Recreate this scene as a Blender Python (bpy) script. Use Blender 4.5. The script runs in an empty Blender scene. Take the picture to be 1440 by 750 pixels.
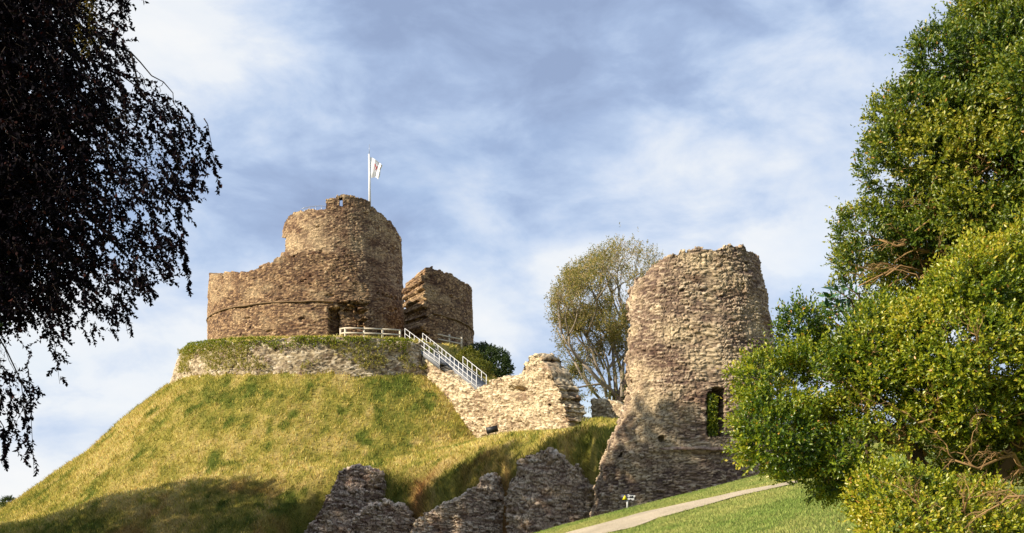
import bpy, math, random
import numpy as np
from mathutils import Vector
random.seed(7)
rng = np.random.default_rng(11)
R = math.radians
SC = bpy.context.scene
COL = SC.collection

# ------------------------------------------------------------------ camera
F = 1400.0                                   # focal length in photo pixels (1440 wide)
cd = bpy.data.cameras.new('camera'); cam = bpy.data.objects.new('camera', cd); COL.objects.link(cam)
cam.location = (0, 0, 0); cam.rotation_euler = (R(90), 0, 0)
cd.sensor_width = 36; cd.lens = 35; cd.shift_y = 330 / 1440; cd.clip_start = .1; cd.clip_end = 20000
SC.camera = cam

# ------------------------------------------------------------------ light
SUN_AZ, SUN_EL = 62.0, 29.0                  # degrees left of straight behind the camera, and above the horizon
sa, se = R(SUN_AZ), R(SUN_EL)
to_sun = Vector((-math.sin(sa) * math.cos(se), -math.cos(sa) * math.cos(se), math.sin(se)))
sl = bpy.data.lights.new('sun', 'SUN'); sun = bpy.data.objects.new('sun', sl); COL.objects.link(sun)
sl.energy = 5.0; sl.angle = R(.5); sl.color = (1, .88, .70)
sun.rotation_euler = to_sun.to_track_quat('Z', 'Y').to_euler(); sun.location = (-60, -40, 60)

W = bpy.data.worlds.new('World'); SC.world = W; W.use_nodes = True
nt = W.node_tree; nt.nodes.clear(); NN = nt.nodes.new; LK = nt.links.new
out = NN('ShaderNodeOutputWorld'); bg = NN('ShaderNodeBackground'); bg.inputs[1].default_value = .083
sky = NN('ShaderNodeTexSky'); sky.sky_type = 'NISHITA'; sky.sun_disc = False
sky.sun_elevation = se; sky.sun_rotation = math.atan2(to_sun.x, to_sun.y); sky.air_density = 1.0; sky.dust_density = .6
tc = NN('ShaderNodeTexCoord'); sp = NN('ShaderNodeSeparateXYZ'); LK(tc.outputs['Generated'], sp.inputs[0])
def mth(op, a, b=None, c=None, clamp=False, tree=None):
    n = (tree or nt).nodes.new('ShaderNodeMath'); n.operation = op; n.use_clamp = clamp
    for i, v in enumerate((a, b, c)):
        if v is None: continue
        if isinstance(v, (int, float)): n.inputs[i].default_value = v
        else: (tree or nt).links.new(v, n.inputs[i])
    return n.outputs[0]
zc = mth('MAXIMUM', sp.outputs[2], 0.0); den = mth('ADD', zc, .22)
cx_ = mth('DIVIDE', sp.outputs[0], den); cy_ = mth('DIVIDE', sp.outputs[1], den)
cb = NN('ShaderNodeCombineXYZ'); LK(cx_, cb.inputs[0]); LK(cy_, cb.inputs[1])
def cloud_noise(scale, detail, rough, rot=0, stretch=(1, 1, 1), off=(0, 0, 0), dist=0):
    mp = NN('ShaderNodeMapping'); mp.inputs['Rotation'].default_value = (0, 0, R(rot)); mp.inputs['Scale'].default_value = stretch
    mp.inputs['Location'].default_value = off; LK(cb.outputs[0], mp.inputs[0])
    n = NN('ShaderNodeTexNoise'); n.inputs['Scale'].default_value = scale; n.inputs['Detail'].default_value = detail
    n.inputs['Roughness'].default_value = rough; n.inputs['Distortion'].default_value = dist
    LK(mp.outputs[0], n.inputs['Vector']); return n.outputs['Fac']
def ramp(x, pts, tree=None, interp='LINEAR'):
    r = (tree or nt).nodes.new('ShaderNodeValToRGB'); (tree or nt).links.new(x, r.inputs[0]); cr = r.color_ramp; cr.interpolation = interp
    while len(cr.elements) < len(pts): cr.elements.new(.5)
    for e, (p, c) in zip(cr.elements, pts):
        e.position = p; e.color = (*c, 1) if len(c) == 3 else c
    return r.outputs[0]
def mixc(f, a, b, tree=None, mode='MIX'):
    t = tree or nt
    n = t.nodes.new('ShaderNodeMix'); n.data_type = 'RGBA'; n.blend_type = mode
    for s, v in ((0, f), (6, a), (7, b)):
        if isinstance(v, (int, float)): n.inputs[s].default_value = v
        elif isinstance(v, tuple): n.inputs[s].default_value = (*v, 1)
        else: t.links.new(v, n.inputs[s])
    return n.outputs[2]
g3 = lambda v: (v, v, v)
def dir_noise(scale, detail, rough, off, stretch=(1, 1, 1.7), dist=0):
    mp = NN('ShaderNodeMapping'); mp.inputs['Scale'].default_value = stretch; mp.inputs['Location'].default_value = off; mp.inputs['Rotation'].default_value = (0, R(14), 0)
    LK(tc.outputs['Generated'], mp.inputs[0]); n = NN('ShaderNodeTexNoise'); n.inputs['Scale'].default_value = scale; n.inputs['Detail'].default_value = detail
    n.inputs['Roughness'].default_value = rough; n.inputs['Distortion'].default_value = dist; LK(mp.outputs[0], n.inputs['Vector']); return n.outputs['Fac']
cover = mth('MULTIPLY', ramp(dir_noise(3.0, 6, .5, (3, 1, 4)), [(.22, g3(.35)), (.50, g3(1))], interp='EASE'), .97)
lum = dir_noise(3.4, 5, .5, (1.3, .4, 2.2), (1, 1, 2.0), .2)
fine = dir_noise(8.5, 8, .58, (5.1, 2.4, .3), (1, 1, 2.0), .25)
lowz = mth('SUBTRACT', 1, mth('DIVIDE', zc, .52, clamp=True))          # clouds near the horizon are seen side-on and brighter
lum = mth('ADD', mth('MULTIPLY', lum, .50), mth('MULTIPLY', fine, .50))
def mass(px, py, width, amt):
    d = Vector(((px - 720) / F, 1, (705 - py) / F)).normalized()
    v = NN('ShaderNodeVectorMath'); v.operation = 'DOT_PRODUCT'; v.inputs[1].default_value = d; LK(tc.outputs['Generated'], v.inputs[0])
    w = math.cos(math.atan(width / F))
    k = mth('DIVIDE', mth('SUBTRACT', v.outputs['Value'], w), 1 - w, clamp=True)
    return mth('MULTIPLY', mth('MULTIPLY', k, k), amt)
for a_ in ((600, 170, 330, -.09), (850, 60, 330, -.07), (340, 270, 200, -.06), (960, 180, 160, .03), (320, 50, 200, .09), (770, 330, 230, .05), (1080, 280, 180, .06), (190, 480, 250, .07), (40, 640, 240, .03), (710, 430, 180, .06)):
    lum = mth('ADD', lum, mass(*a_))
lum = mth('ADD', lum, mth('MULTIPLY', lowz, .085))
lum = mth('ADD', .515, mth('MULTIPLY', mth('SUBTRACT', lum, .5), 1.7))
ccol = ramp(lum, [(.28, (2.35, 3.05, 4.6)), (.42, (2.95, 3.8, 5.5)), (.52, (3.8, 4.7, 6.3)), (.62, (4.9, 5.6, 6.8)), (.76, (6.4, 6.7, 7.1)), (.92, (7.0, 7.1, 7.2))])
for n in nt.nodes:
    pass
blue = mixc(1.0, sky.outputs[0], (1.35, 1.3, 1.35), mode='MULTIPLY')
col = mixc(cover, blue, ccol)
LK(col, bg.inputs[0]); LK(bg.outputs[0], out.inputs[0])

vs = SC.view_settings
SC.display_settings.display_device = 'sRGB'
vs.view_transform = 'Standard'; vs.look = 'None'; vs.exposure = 0.70; vs.gamma = 1; vs.use_curve_mapping = False
SC.cycles.max_bounces = 6; SC.cycles.diffuse_bounces = 3; SC.cycles.transparent_max_bounces = 4
SC.cycles.use_denoising = True

# ------------------------------------------------------------------ numeric helpers
def hsh(ix, iy, iz, seed=0):
    h = (ix.astype(np.int64) * 374761393 + iy.astype(np.int64) * 668265263 + iz.astype(np.int64) * 2147483647 + seed * 144269504088896341 % 9999991) & 0xFFFFFFFF
    h = ((h ^ (h >> 13)) * 1274126177) & 0xFFFFFFFF
    h = ((h ^ (h >> 15)) * 2246822519) & 0xFFFFFFFF
    h = h ^ (h >> 16)
    return (h & 0xFFFFFF) / float(0xFFFFFF)
def vnoise(x, y, z, seed=0):
    x = np.asarray(x, float); y = np.broadcast_to(np.asarray(y, float), x.shape); z = np.broadcast_to(np.asarray(z, float), x.shape)
    ix, iy, iz = np.floor(x), np.floor(y), np.floor(z)
    fx, fy, fz = x - ix, y - iy, z - iz
    fx, fy, fz = [f * f * (3 - 2 * f) for f in (fx, fy, fz)]
    r = 0
    for a in (0, 1):
        for b in (0, 1):
            for c in (0, 1):
                r = r + hsh(ix + a, iy + b, iz + c, seed) * (fx if a else 1 - fx) * (fy if b else 1 - fy) * (fz if c else 1 - fz)
    return r * 2 - 1
def fbm(x, y, z, oct=4, seed=0, gain=.5):
    r, a, f, t = 0, 1, 1, 0
    for o in range(oct):
        r = r + a * vnoise(np.asarray(x) * f, np.asarray(y) * f, np.asarray(z) * f, seed + o * 17); t += a; a *= gain; f *= 2.03
    return r / t
def voronoi(P, size, seed=0):
    """cells of the given size (3 values); returns F1, F2, random value of the nearest cell"""
    q = P / np.array(size) - .5
    b = np.floor(q)
    F1 = np.full(len(P), 9.0); F2 = np.full(len(P), 9.0); rn = np.zeros(len(P))
    for a in (0, 1):
        for c in (0, 1):
            for d in (0, 1):
                ix, iy, iz = b[:, 0] + a, b[:, 1] + c, b[:, 2] + d
                jx, jy, jz = [.5 + .72 * (hsh(ix, iy, iz, seed + k) - .5) for k in (1, 2, 3)]
                dx, dy, dz = ix + jx - q[:, 0] - .5, iy + jy - q[:, 1] - .5, iz + jz - q[:, 2] - .5
                D = (np.abs(dx) ** 3 + np.abs(dy) ** 3 + np.abs(dz) ** 3) ** (1 / 3)
                h = hsh(ix, iy, iz, seed + 9)
                nr = D < F1
                F2 = np.where(nr, F1, np.minimum(F2, D)); rn = np.where(nr, h, rn); F1 = np.where(nr, D, F1)
    return F1, F2, rn
def sstep(a, b, x):
    t = np.clip((x - a) / (b - a), 0, 1); return t * t * (3 - 2 * t)
def smax(a, b, k=.6):
    h = np.clip(.5 + .5 * (a - b) / k, 0, 1); return b + (a - b) * h + k * h * (1 - h)
def splus(x, k=.5):
    return np.where(x / k > 30, x, k * np.log1p(np.exp(np.clip(x / k, -50, 30))))
def X_(px, Y): return (px - 720) / F * Y
def Z_(py, Y): return (705 - py) / F * Y
def P_(px, py, Y): return Vector((X_(px, Y), Y, Z_(py, Y)))
def tab(x, pts):
    p = np.array(pts, float); return np.interp(x, p[:, 0], p[:, 1])

# ------------------------------------------------------------------ object helpers
def make_mesh(name, V, faces, mat, parent=None, attrs=None, smooth=False, cols=None):
    """faces: an (n,3) or (n,4) array, or a list of such arrays"""
    V = np.asarray(V, np.float32)
    if not isinstance(faces, list): faces = [faces]
    faces = [np.asarray(f, np.int32) for f in faces if len(f)]
    me = bpy.data.meshes.new(name)
    me.vertices.add(len(V)); me.vertices.foreach_set('co', V.ravel())
    li = np.concatenate([f.ravel() for f in faces]); cnt = np.concatenate([np.full(len(f), f.shape[1], np.int32) for f in faces])
    st = np.concatenate([[0], np.cumsum(cnt)[:-1]]).astype(np.int32)
    me.loops.add(len(li)); me.loops.foreach_set('vertex_index', li)
    me.polygons.add(len(cnt)); me.polygons.foreach_set('loop_start', st)
    me.update(calc_edges=True)
    for k, v in (attrs or {}).items():
        a = me.attributes.new(k, 'FLOAT', 'POINT'); a.data.foreach_set('value', np.asarray(v, np.float32))
    for k, v in (cols or {}).items():
        a = me.color_attributes.new(k, 'FLOAT_COLOR', 'POINT'); v = np.asarray(v, np.float32)
        a.data.foreach_set('color', np.concatenate([v, np.ones((len(v), 1), np.float32)], 1).ravel())
    if smooth: me.polygons.foreach_set('use_smooth', np.ones(len(cnt), bool))
    me.validate(clean_customdata=False)
    me.materials.append(mat)
    o = bpy.data.objects.new(name, me); COL.objects.link(o)
    if parent:
        o.parent = parent; o.location = -Vector(parent.location)
    return o
def thing(name, label, cat, loc=(0, 0, 0), group=None):
    o = bpy.data.objects.new(name, None); COL.objects.link(o); o.location = loc; o.empty_display_size = .3
    o['label'] = label; o['category'] = cat
    if group: o['group'] = group
    return o
def tag(o, label, cat, group=None):
    o['label'] = label; o['category'] = cat
    if group: o['group'] = group
    return o
class MB:
    """collects boxes, bars and tubes into one mesh"""
    def __init__(s): s.V = []; s.Q = []; s.T = []; s.n = 0
    def add(s, V, Q=(), T=()):
        s.V.append(np.asarray(V, float)); s.Q += [tuple(i + s.n for i in q) for q in Q]; s.T += [tuple(i + s.n for i in t) for t in T]; s.n += len(V)
    def tube(s, pts, rad, n=6, caps=True):
        pts = [Vector(p) for p in pts]; rad = rad if hasattr(rad, '__len__') else [rad] * len(pts)
        rings = []
        u = None
        for i, p in enumerate(pts):
            d = (pts[min(i + 1, len(pts) - 1)] - pts[max(i - 1, 0)]).normalized()
            if u is None: u = d.orthogonal().normalized()
            u = (u - d * u.dot(d)).normalized() if (u - d * u.dot(d)).length > 1e-5 else d.orthogonal().normalized()
            v = d.cross(u)
            rings += [p + (u * math.cos(k * 2 * math.pi / n) + v * math.sin(k * 2 * math.pi / n)) * rad[i] for k in range(n)]
        Q = [(i * n + k, i * n + (k + 1) % n, (i + 1) * n + (k + 1) % n, (i + 1) * n + k) for i in range(len(pts) - 1) for k in range(n)]
        V = [tuple(r) for r in rings]; T = []
        if caps:
            V += [tuple(pts[0]), tuple(pts[-1])]; a = len(V) - 2; L = (len(pts) - 1) * n
            T = [(a, (k + 1) % n, k) for k in range(n)] + [(a + 1, L + k, L + (k + 1) % n) for k in range(n)]
        s.add(V, Q, T)
    def bar(s, p0, p1, w, h, up=(0, 0, 1)):
        p0, p1 = Vector(p0), Vector(p1); d = (p1 - p0).normalized(); up = Vector(up)
        if abs(d.dot(up)) > .95: up = Vector((0, 1, 0))
        a = d.cross(up).normalized() * w / 2; b = a.cross(d).normalized() * h / 2
        c = []
        for p in (p0, p1):
            c += [p - a - b, p + a - b, p + a + b, p - a + b]
        s.add([tuple(v) for v in c], [(0, 1, 2, 3), (7, 6, 5, 4), (0, 4, 5, 1), (1, 5, 6, 2), (2, 6, 7, 3), (3, 7, 4, 0)])
    def box(s, c, d, rz=0):
        c = Vector(c); x = Vector((math.cos(rz), math.sin(rz), 0)) * d[0] / 2
        s.bar(c - x, c + x, d[1], d[2])
    def build(s, name, mat, parent=None, smooth=False):
        V = np.concatenate(s.V); fs = []
        if s.Q: fs.append(np.array(s.Q))
        if s.T: fs.append(np.array(s.T))
        return make_mesh(name, V, fs, mat, parent, smooth=smooth)

# ------------------------------------------------------------------ materials
def new_mat(name, rough=.9, spec=.2):
    m = bpy.data.materials.new(name); m.use_nodes = True; t = m.node_tree; b = t.nodes['Principled BSDF']
    b.inputs['Roughness'].default_value = rough; b.inputs['Specular IOR Level'].default_value = spec
    return m, t, b
def attr(t, name, out='Fac'):
    a = t.nodes.new('ShaderNodeAttribute'); a.attribute_name = name; return a.outputs[out]
def tnoise(t, scale, detail=4, rough=.55, stretch=None, off=None):
    g = t.nodes.new('ShaderNodeNewGeometry'); n = t.nodes.new('ShaderNodeTexNoise'); v = g.outputs['Position']
    if stretch or off:
        mp = t.nodes.new('ShaderNodeMapping'); t.links.new(v, mp.inputs[0]); v = mp.outputs[0]
        if stretch: mp.inputs['Scale'].default_value = stretch
        if off: mp.inputs['Location'].default_value = off
    t.links.new(v, n.inputs['Vector']); n.inputs['Scale'].default_value = scale; n.inputs['Detail'].default_value = detail; n.inputs['Roughness'].default_value = rough
    return n.outputs['Fac']
def bump(t, b, h, dist, strength=1):
    n = t.nodes.new('ShaderNodeBump'); n.inputs['Distance'].default_value = dist; n.inputs['Strength'].default_value = strength
    t.links.new(h, n.inputs['Height']); t.links.new(n.outputs[0], b.inputs['Normal'])
def stone_mat(name, pal, pale, patch_scale, fine_scale=18, pale_amt=.6, off=(0, 0, 0), th=.50):
    m, t, b = new_mat(name, .93, .15)
    c = ramp(attr(t, 'rnd'), pal, t)
    pn = ramp(tnoise(t, patch_scale, 5, .6, (1, 1, 1.6), off), [(th, g3(0)), (th + .16, g3(1))], t)
    c = mixc(mth('MULTIPLY', pn, pale_amt, tree=t), c, pale, t)
    dk = ramp(tnoise(t, patch_scale * 1.7, 5, .6, (1, 1, 1.4), (4, 9, 2)), [(.52, g3(1)), (.68, (.50, .42, .42))], t)
    c = mixc(1.0, c, dk, t, 'MULTIPLY')
    fn = tnoise(t, fine_scale, 5, .7)
    c = mixc(1.0, c, ramp(fn, [(.25, g3(.55)), (.7, g3(1.3))], t), t, 'MULTIPLY')
    lich = ramp(tnoise(t, fine_scale * .35, 5, .7, None, (9, 3, 7)), [(.64, g3(0)), (.72, g3(1))], t)
    c = mixc(mth('MULTIPLY', lich, .55, tree=t), c, (.46, .44, .34), t)
    c = mixc(mth('MULTIPLY', attr(t, 'gap'), .8, tree=t), c, (.05, .036, .028), t)
    t.links.new(c, b.inputs['Base Color']); bump(t, b, fn, .04, .8)
    return m
M = {}
M['keep'] = stone_mat('keep_stone', [(0, (.035, .022, .018)), (.2, (.10, .058, .038)), (.5, (.22, .135, .075)), (.75, (.40, .26, .14)), (1, (.62, .46, .28))], (.62, .47, .27), .30, 14, .5)
M['keeplight'] = stone_mat('keep_upper_stone', [(0, (.04, .026, .02)), (.2, (.12, .07, .045)), (.5, (.25, .16, .095)), (.75, (.43, .30, .17)), (1, (.66, .50, .32))], (.62, .48, .28), .30, 14, .5, (2, 5, 1), .49)
M['tower'] = stone_mat('tower_stone', [(0, (.035, .025, .026)), (.2, (.12, .08, .065)), (.5, (.27, .19, .135)), (.75, (.46, .35, .24)), (1, (.68, .57, .42))], (.72, .58, .36), .34, 20, .6, th=.44)
M['wall'] = stone_mat('pale_wall_stone', [(0, (.12, .08, .05)), (.2, (.34, .25, .15)), (.6, (.60, .48, .31)), (1, (.78, .67, .48))], (.62, .52, .34), .30, 16, .5)
M['ruin'] = stone_mat('dark_slate_stone', [(0, (.05, .032, .03)), (.2, (.24, .16, .125)), (.5, (.46, .345, .26)), (.8, (.68, .54, .42)), (1, (.82, .72, .58))], (.78, .59, .38), .45, 18, .5)
M['ruinpale'] = stone_mat('worn_slate_stone', [(0, (.08, .06, .06)), (.2, (.31, .22, .16)), (.5, (.56, .43, .31)), (.8, (.73, .60, .45)), (1, (.84, .75, .60))], (.80, .63, .43), .45, 18, .6, (3, 1, 0))
M['revet'] = stone_mat('revetment_stone', [(0, (.10, .07, .04)), (.3, (.32, .25, .15)), (.65, (.50, .41, .27)), (1, (.72, .64, .50))], (.62, .52, .34), .5, 14, .3)
def plain(name, c, rough=.6, spec=.4, metal=0, var=.15, scale=12, lo=None):
    m, t, b = new_mat(name, rough, spec); b.inputs['Metallic'].default_value = metal
    n = tnoise(t, scale, 4, .6)
    lo = lo or tuple(v * (1 - var * 2) for v in c)
    t.links.new(mixc(n, lo, tuple(min(1, v * (1 + var)) for v in c), t), b.inputs['Base Color']); bump(t, b, n, .004, .5)
    return m
M['rail'] = plain('painted_rail', (.72, .72, .72), .45); M['timber'] = plain('weathered_timber', (.62, .55, .42), .8, .2)
M['tread'] = plain('grey_tread', (.22, .23, .25), .7, .3); M['pole'] = plain('white_pole', (.82, .82, .82), .35)
M['flag'] = plain('flag_cloth', (.84, .84, .84), .9, .1, var=.03); M['red'] = plain('flag_red', (.55, .05, .05), .9, .1)
M['black'] = plain('black_metal', (.015, .015, .017), .5); M['galv'] = plain('galvanised_wire', (.45, .47, .5), .4, .5, .6)
M['signdark'] = plain('sign_dark', (.02, .02, .035), .5); M['yellow'] = plain('sign_yellow', (.85, .70, .02), .5, var=.04); M['white'] = plain('sign_white', (.8, .8, .8), .5, var=.03)
M['ashbark'] = plain('grey_bark', (.30, .25, .19), .9, .1, var=.3, scale=9)
M['bark'] = plain('bark', (.16, .11, .075), .9, .1, var=.3, scale=9); M['twig'] = plain('pale_twig', (.34, .21, .09), .8, .2, var=.25, scale=20)
M['darkbark'] = plain('dark_bark', (.05, .038, .032), .9, .1, var=.3, scale=9)
def leaf_mat(name, pts, rough=.5, spec=.35, trans=.25, tint=(.5, .6, .1)):
    m, t, b = new_mat(name, rough, spec)
    c = ramp(attr(t, 'rnd'), pts, t)
    t.links.new(c, b.inputs['Base Color'])
    tr = t.nodes.new('ShaderNodeBsdfTranslucent'); mx = t.nodes.new('ShaderNodeMixShader')
    t.links.new(mixc(1.0, c, tint, t, 'MULTIPLY'), tr.inputs[0])
    mx.inputs[0].default_value = trans
    t.links.new(b.outputs[0], mx.inputs[1]); t.links.new(tr.outputs[0], mx.inputs[2])
    t.links.new(mx.outputs[0], t.nodes['Material Output'].inputs[0])
    return m
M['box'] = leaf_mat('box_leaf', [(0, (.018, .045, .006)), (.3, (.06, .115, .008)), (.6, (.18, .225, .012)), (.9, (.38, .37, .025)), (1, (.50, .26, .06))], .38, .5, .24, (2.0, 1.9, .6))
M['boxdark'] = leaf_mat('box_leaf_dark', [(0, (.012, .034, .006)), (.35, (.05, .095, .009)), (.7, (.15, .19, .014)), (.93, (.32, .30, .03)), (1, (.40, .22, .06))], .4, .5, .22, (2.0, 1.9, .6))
M['laurel'] = leaf_mat('laurel_leaf', [(0, (.01, .035, .015)), (1, (.05, .12, .04))], .3, .6, .15, (1.5, 1.8, .6))
M['beech'] = leaf_mat('copper_beech_leaf', [(0, (.003, .003, .005)), (.6, (.006, .004, .007)), (.92, (.012, .006, .008)), (1, (.04, .012, .008))], .8, .05, .05, (1.5, .5, .5))
M['beechgold'] = leaf_mat('turning_leaf', [(0, (.07, .05, .012)), (1, (.16, .12, .025))], .6, .2, .3, (1.5, 1.3, .5))
M['ash'] = leaf_mat('thin_tree_leaf', [(0, (.08, .10, .025)), (.4, (.20, .20, .06)), (.75, (.36, .28, .12)), (1, (.50, .38, .20))], .6, .2, .4, (1.7, 1.6, .7))
M['greenleaf'] = leaf_mat('green_leaf', [(0, (.015, .03, .01)), (.6, (.05, .085, .02)), (1, (.12, .14, .03))], .55, .3, .25, (1.7, 1.7, .6))
M['yellowleaf'] = leaf_mat('yellow_leaf', [(0, (.06, .08, .01)), (.6, (.17, .17, .02)), (1, (.32, .26, .03))], .55, .3, .25, (1.6, 1.6, .5))
M['straw'] = leaf_mat('straw_weed', [(0, (.12, .15, .02)), (.5, (.34, .32, .07)), (1, (.60, .50, .20))], .8, .1, .4, (1.2, 1.2, .8))
def col_mat(name, rough=.95, trans=0):
    m, t, b = new_mat(name, rough, .1)
    a = attr(t, 'tint', 'Color'); t.links.new(a, b.inputs['Base Color'])
    if trans:
        tr = t.nodes.new('ShaderNodeBsdfTranslucent'); mx = t.nodes.new('ShaderNodeMixShader'); t.links.new(a, tr.inputs[0]); mx.inputs[0].default_value = trans
        t.links.new(b.outputs[0], mx.inputs[1]); t.links.new(tr.outputs[0], mx.inputs[2]); t.links.new(mx.outputs[0], t.nodes['Material Output'].inputs[0])
    return m
M['blade'] = col_mat('grass_blade', .8, .3)
m, t, b = new_mat('turf', .97, .08)
c = attr(t, 'tint', 'Color'); n1 = tnoise(t, 9, 6, .7); n2 = tnoise(t, 1.6, 4, .6)
c = mixc(1.0, c, ramp(n1, [(.3, g3(.6)), (.7, g3(1.25))], t), t, 'MULTIPLY'); c = mixc(1.0, c, ramp(n2, [(.3, g3(.8)), (.7, g3(1.15))], t), t, 'MULTIPLY')
t.links.new(c, b.inputs['Base Color']); bump(t, b, n1, .12, .9)
M['turf'] = m
m, t, b = new_mat('gravel', .95, .1)
n1 = tnoise(t, 40, 4, .7); n2 = tnoise(t, 1.3, 3, .5)
c = mixc(ramp(n1, [(.35, g3(0)), (.65, g3(1))], t), (.26, .21, .14), (.60, .51, .37), t); c = mixc(1.0, c, ramp(n2, [(.3, g3(.85)), (.7, g3(1.1))], t), t, 'MULTIPLY')
t.links.new(c, b.inputs['Base Color']); bump(t, b, n1, .02, .7)
M['gravel'] = m

# ------------------------------------------------------------------ terrain
CX, CY = -17.8, 105.0                          # centre of the motte
WD = np.array([.6, -.8]); WN = np.array([.8, .6])   # direction of the wall running down the motte and its normal
def stair_h(a): return tab(a, [(12, 15.2), (14.3, 15.1), (20.5, 12.0), (26.5, 9.3), (32, 7.0), (45, 5.6)])
def rim_r(cs): return 17.2 - 2.6 * sstep(.55, .95, cs) - 1.0 * sstep(.45, .95, -cs)
def hraw(x, y):
    x = np.asarray(x, float); y = np.asarray(y, float)
    dx, dy = x - CX, y - CY; r = np.hypot(dx, dy) + 1e-6
    cs = dx / r; sn = dy / r
    R0 = rim_r(cs)
    yr = CY + sn * R0
    rim = 14.4 + .06 * (yr - 87.8); base = 11.65 + .085 * (yr - 87.8)
    plate = 14.4 + .06 * (y - 87.8) + .3 * np.clip((R0 - r) / 3.3, 0, 1)
    plate = plate - .7 * sstep(.4, .95, -cs) * sstep(14.2, 16.2, r)
    d = r - R0
    g = tab(d, [(0, 0), (3.8, 3.2), (9, 8.2), (14.3, 12.4), (18.6, 15.6), (30, 19), (60, 21)])
    g = g * (1 - .16 * sstep(.05, .6, cs))
    cone = base - g
    # the keep's gentler east side
    east = sstep(.55, .9, cs)
    cone = cone + east * (rim - base) * np.exp(-np.clip(d, 0, 99) / 8)
    T0 = tab(x, [(-60, -4), (-45, -3.4), (-35.4, -1.9), (-31, .2), (-23, 2.15), (-12.9, 2.65), (-6.2, 3.35), (-1.6, 4.25), (5.6, 4.4), (30, 4.2)])
    yE = tab(x, [(-60, 58), (-40, 67), (-33, 74), (-23, 77), (-12.9, 75), (-6.2, 72), (-1.6, 68), (5.6, 60.5), (8, 57), (14, 57), (30, 56)])
    T = T0 + .06 * np.clip(y - yE, -2, 18) - .05 * np.clip(y - 110, 0, 200)
    z = smax(cone, T, .7)
    # ridge that carries the steps, behind the wall
    a = dx * WD[0] + dy * WD[1]; q = dx * WN[0] + dy * WN[1]
    ridge = stair_h(a) - .25 - .5 * np.clip(q - 3.2, 0, 99) - 6 * np.clip(.2 - q, 0, 99)
    ridge = np.where((a > 10) & (a < 45), ridge, -99)
    z = np.where(q > -1.5, smax(z, ridge, .3), z)
    z = np.where(r < R0 - .15, plate, np.where(r < R0 + .15, plate + (np.minimum(plate, z) - plate) * (r - R0 + .15) / .3, z))
    drop = .62 * splus(yE - y, .5)
    z = z - drop
    # the ditch is cut down sheer in front of the old wall line
    yC = tab(x, [(-14, 71.5), (-12, 71), (-9, 69.5), (-8.5, 67.5), (-6.6, 66.6), (-5.6, 64.6), (-.7, 63.4), (-.2, 60.8), (4.9, 60.2), (5.4, 56), (8, 53.5), (16, 54)]) + tab(x, [(5, 1.4), (7, 0)])
    cut = 2.6 * splus(yC - y, .3) * sstep(-17.5, -13.2, x)
    z = z - cut
    floor = -5.0 - .03 * np.clip(np.hypot(x, y - 60) - 90, 0, 600)
    z = smax(z, floor, 1.0)
    xs = np.where(x > 0, 14 * np.tanh(x / 14 * 1.0), x)
    law = -1.6 + .03 * y + .26 * (np.where(x > 0, np.minimum(x, 9 + 3 * np.tanh((x - 9) / 3)), x))
    law = law - .55 * splus(y - 24.2, .35)
    law = np.where(x < -8, law - .2 * (-8 - x), law)
    return smax(z, np.maximum(law, floor), .25)
def H(x, y):
    x = np.asarray(x, float); y = np.asarray(y, float)
    z = hraw(x, y)
    rough = sstep(27, 31, y)
    slopebump = fbm(x / 3.1, y / 3.1, 0, 4, 3) * .34 + fbm(x / .8, y / .8, 0, 3, 8) * .17
    flat = np.hypot(x - CX, y - CY) < 16.5
    z = z + slopebump * rough * np.where(flat, .25, 1) + fbm(x / 2.5, y / 2.5, 0, 3, 5) * .035 * (1 - rough)
    return z
def grass_tint(x, y):
    """straw / green balance of the long grass, and the colour that goes with it"""
    n = fbm(x / 5.0, y / 5.0, 0, 4, 21) * .8 + fbm(x / 1.1, y / 1.1, 0, 3, 22) * .6 + fbm(x / .33, y / .33, 0, 2, 23) * .45
    n = n - .7 * sstep(.34, .56, fbm(x / 1.4, y / 1.4, 5, 3, 24))
    return n
def turf_colour(x, y, z, jitter=0):
    n = grass_tint(x, y) + jitter
    lawn = 1 - sstep(24.5, 27.5, y)
    dry = np.clip(.50 + .8 * n, 0, 1)
    green = np.array([.12, .15, .025]); straw = np.array([.58, .43, .16]); mid = np.array([.36, .31, .065]); red = np.array([.26, .13, .05])
    c = np.where((dry < .5)[:, None], green + (mid - green) * (dry * 2)[:, None], mid + (straw - mid) * ((dry - .5) * 2)[:, None])
    # bank evenly darker below its edge, reddish dead stems in the clefts between the ruins
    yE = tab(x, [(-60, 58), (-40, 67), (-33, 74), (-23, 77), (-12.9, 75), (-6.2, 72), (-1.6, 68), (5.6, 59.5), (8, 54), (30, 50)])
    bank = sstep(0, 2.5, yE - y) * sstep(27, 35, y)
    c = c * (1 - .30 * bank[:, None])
    rb = (sstep(.1, .55, fbm(x / 2.2, y / 2.2, 3, 3, 31)) * bank * .55)
    cl = np.exp(-((x + .45) / .5) ** 2) * sstep(68, 65, y) + np.exp(-((x - 5.0) / .7) ** 2) * sstep(66, 62, y) + .7 * np.exp(-((x + 6.2) / .5) ** 2) * sstep(70, 67, y)
    rb = np.clip(rb + cl * sstep(1.5, 4.5, yE - y) * sstep(40, 50, y), 0, 1)
    c = c + (red - c) * rb[:, None]
    lg = np.array([.20, .27, .06]) + (np.array([.42, .40, .13]) - np.array([.20, .27, .06])) * np.clip(.40 + .8 * n, 0, 1)[:, None]
    c = c + (lg - c) * lawn[:, None]
    return np.clip(c, .01, .6)
def axis(lo, a, b, hi, step, far=22):
    mid = np.arange(a, b + step, step)
    l = a - (np.geomspace(step, a - lo, far)); h = mid[-1] + (np.geomspace(step, hi - b, far))
    return np.concatenate([l[::-1], mid, h])
xs = axis(-6000, -58, 22, 6000, .30); ys = axis(-6000, 5, 128, 9000, .30)
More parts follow.
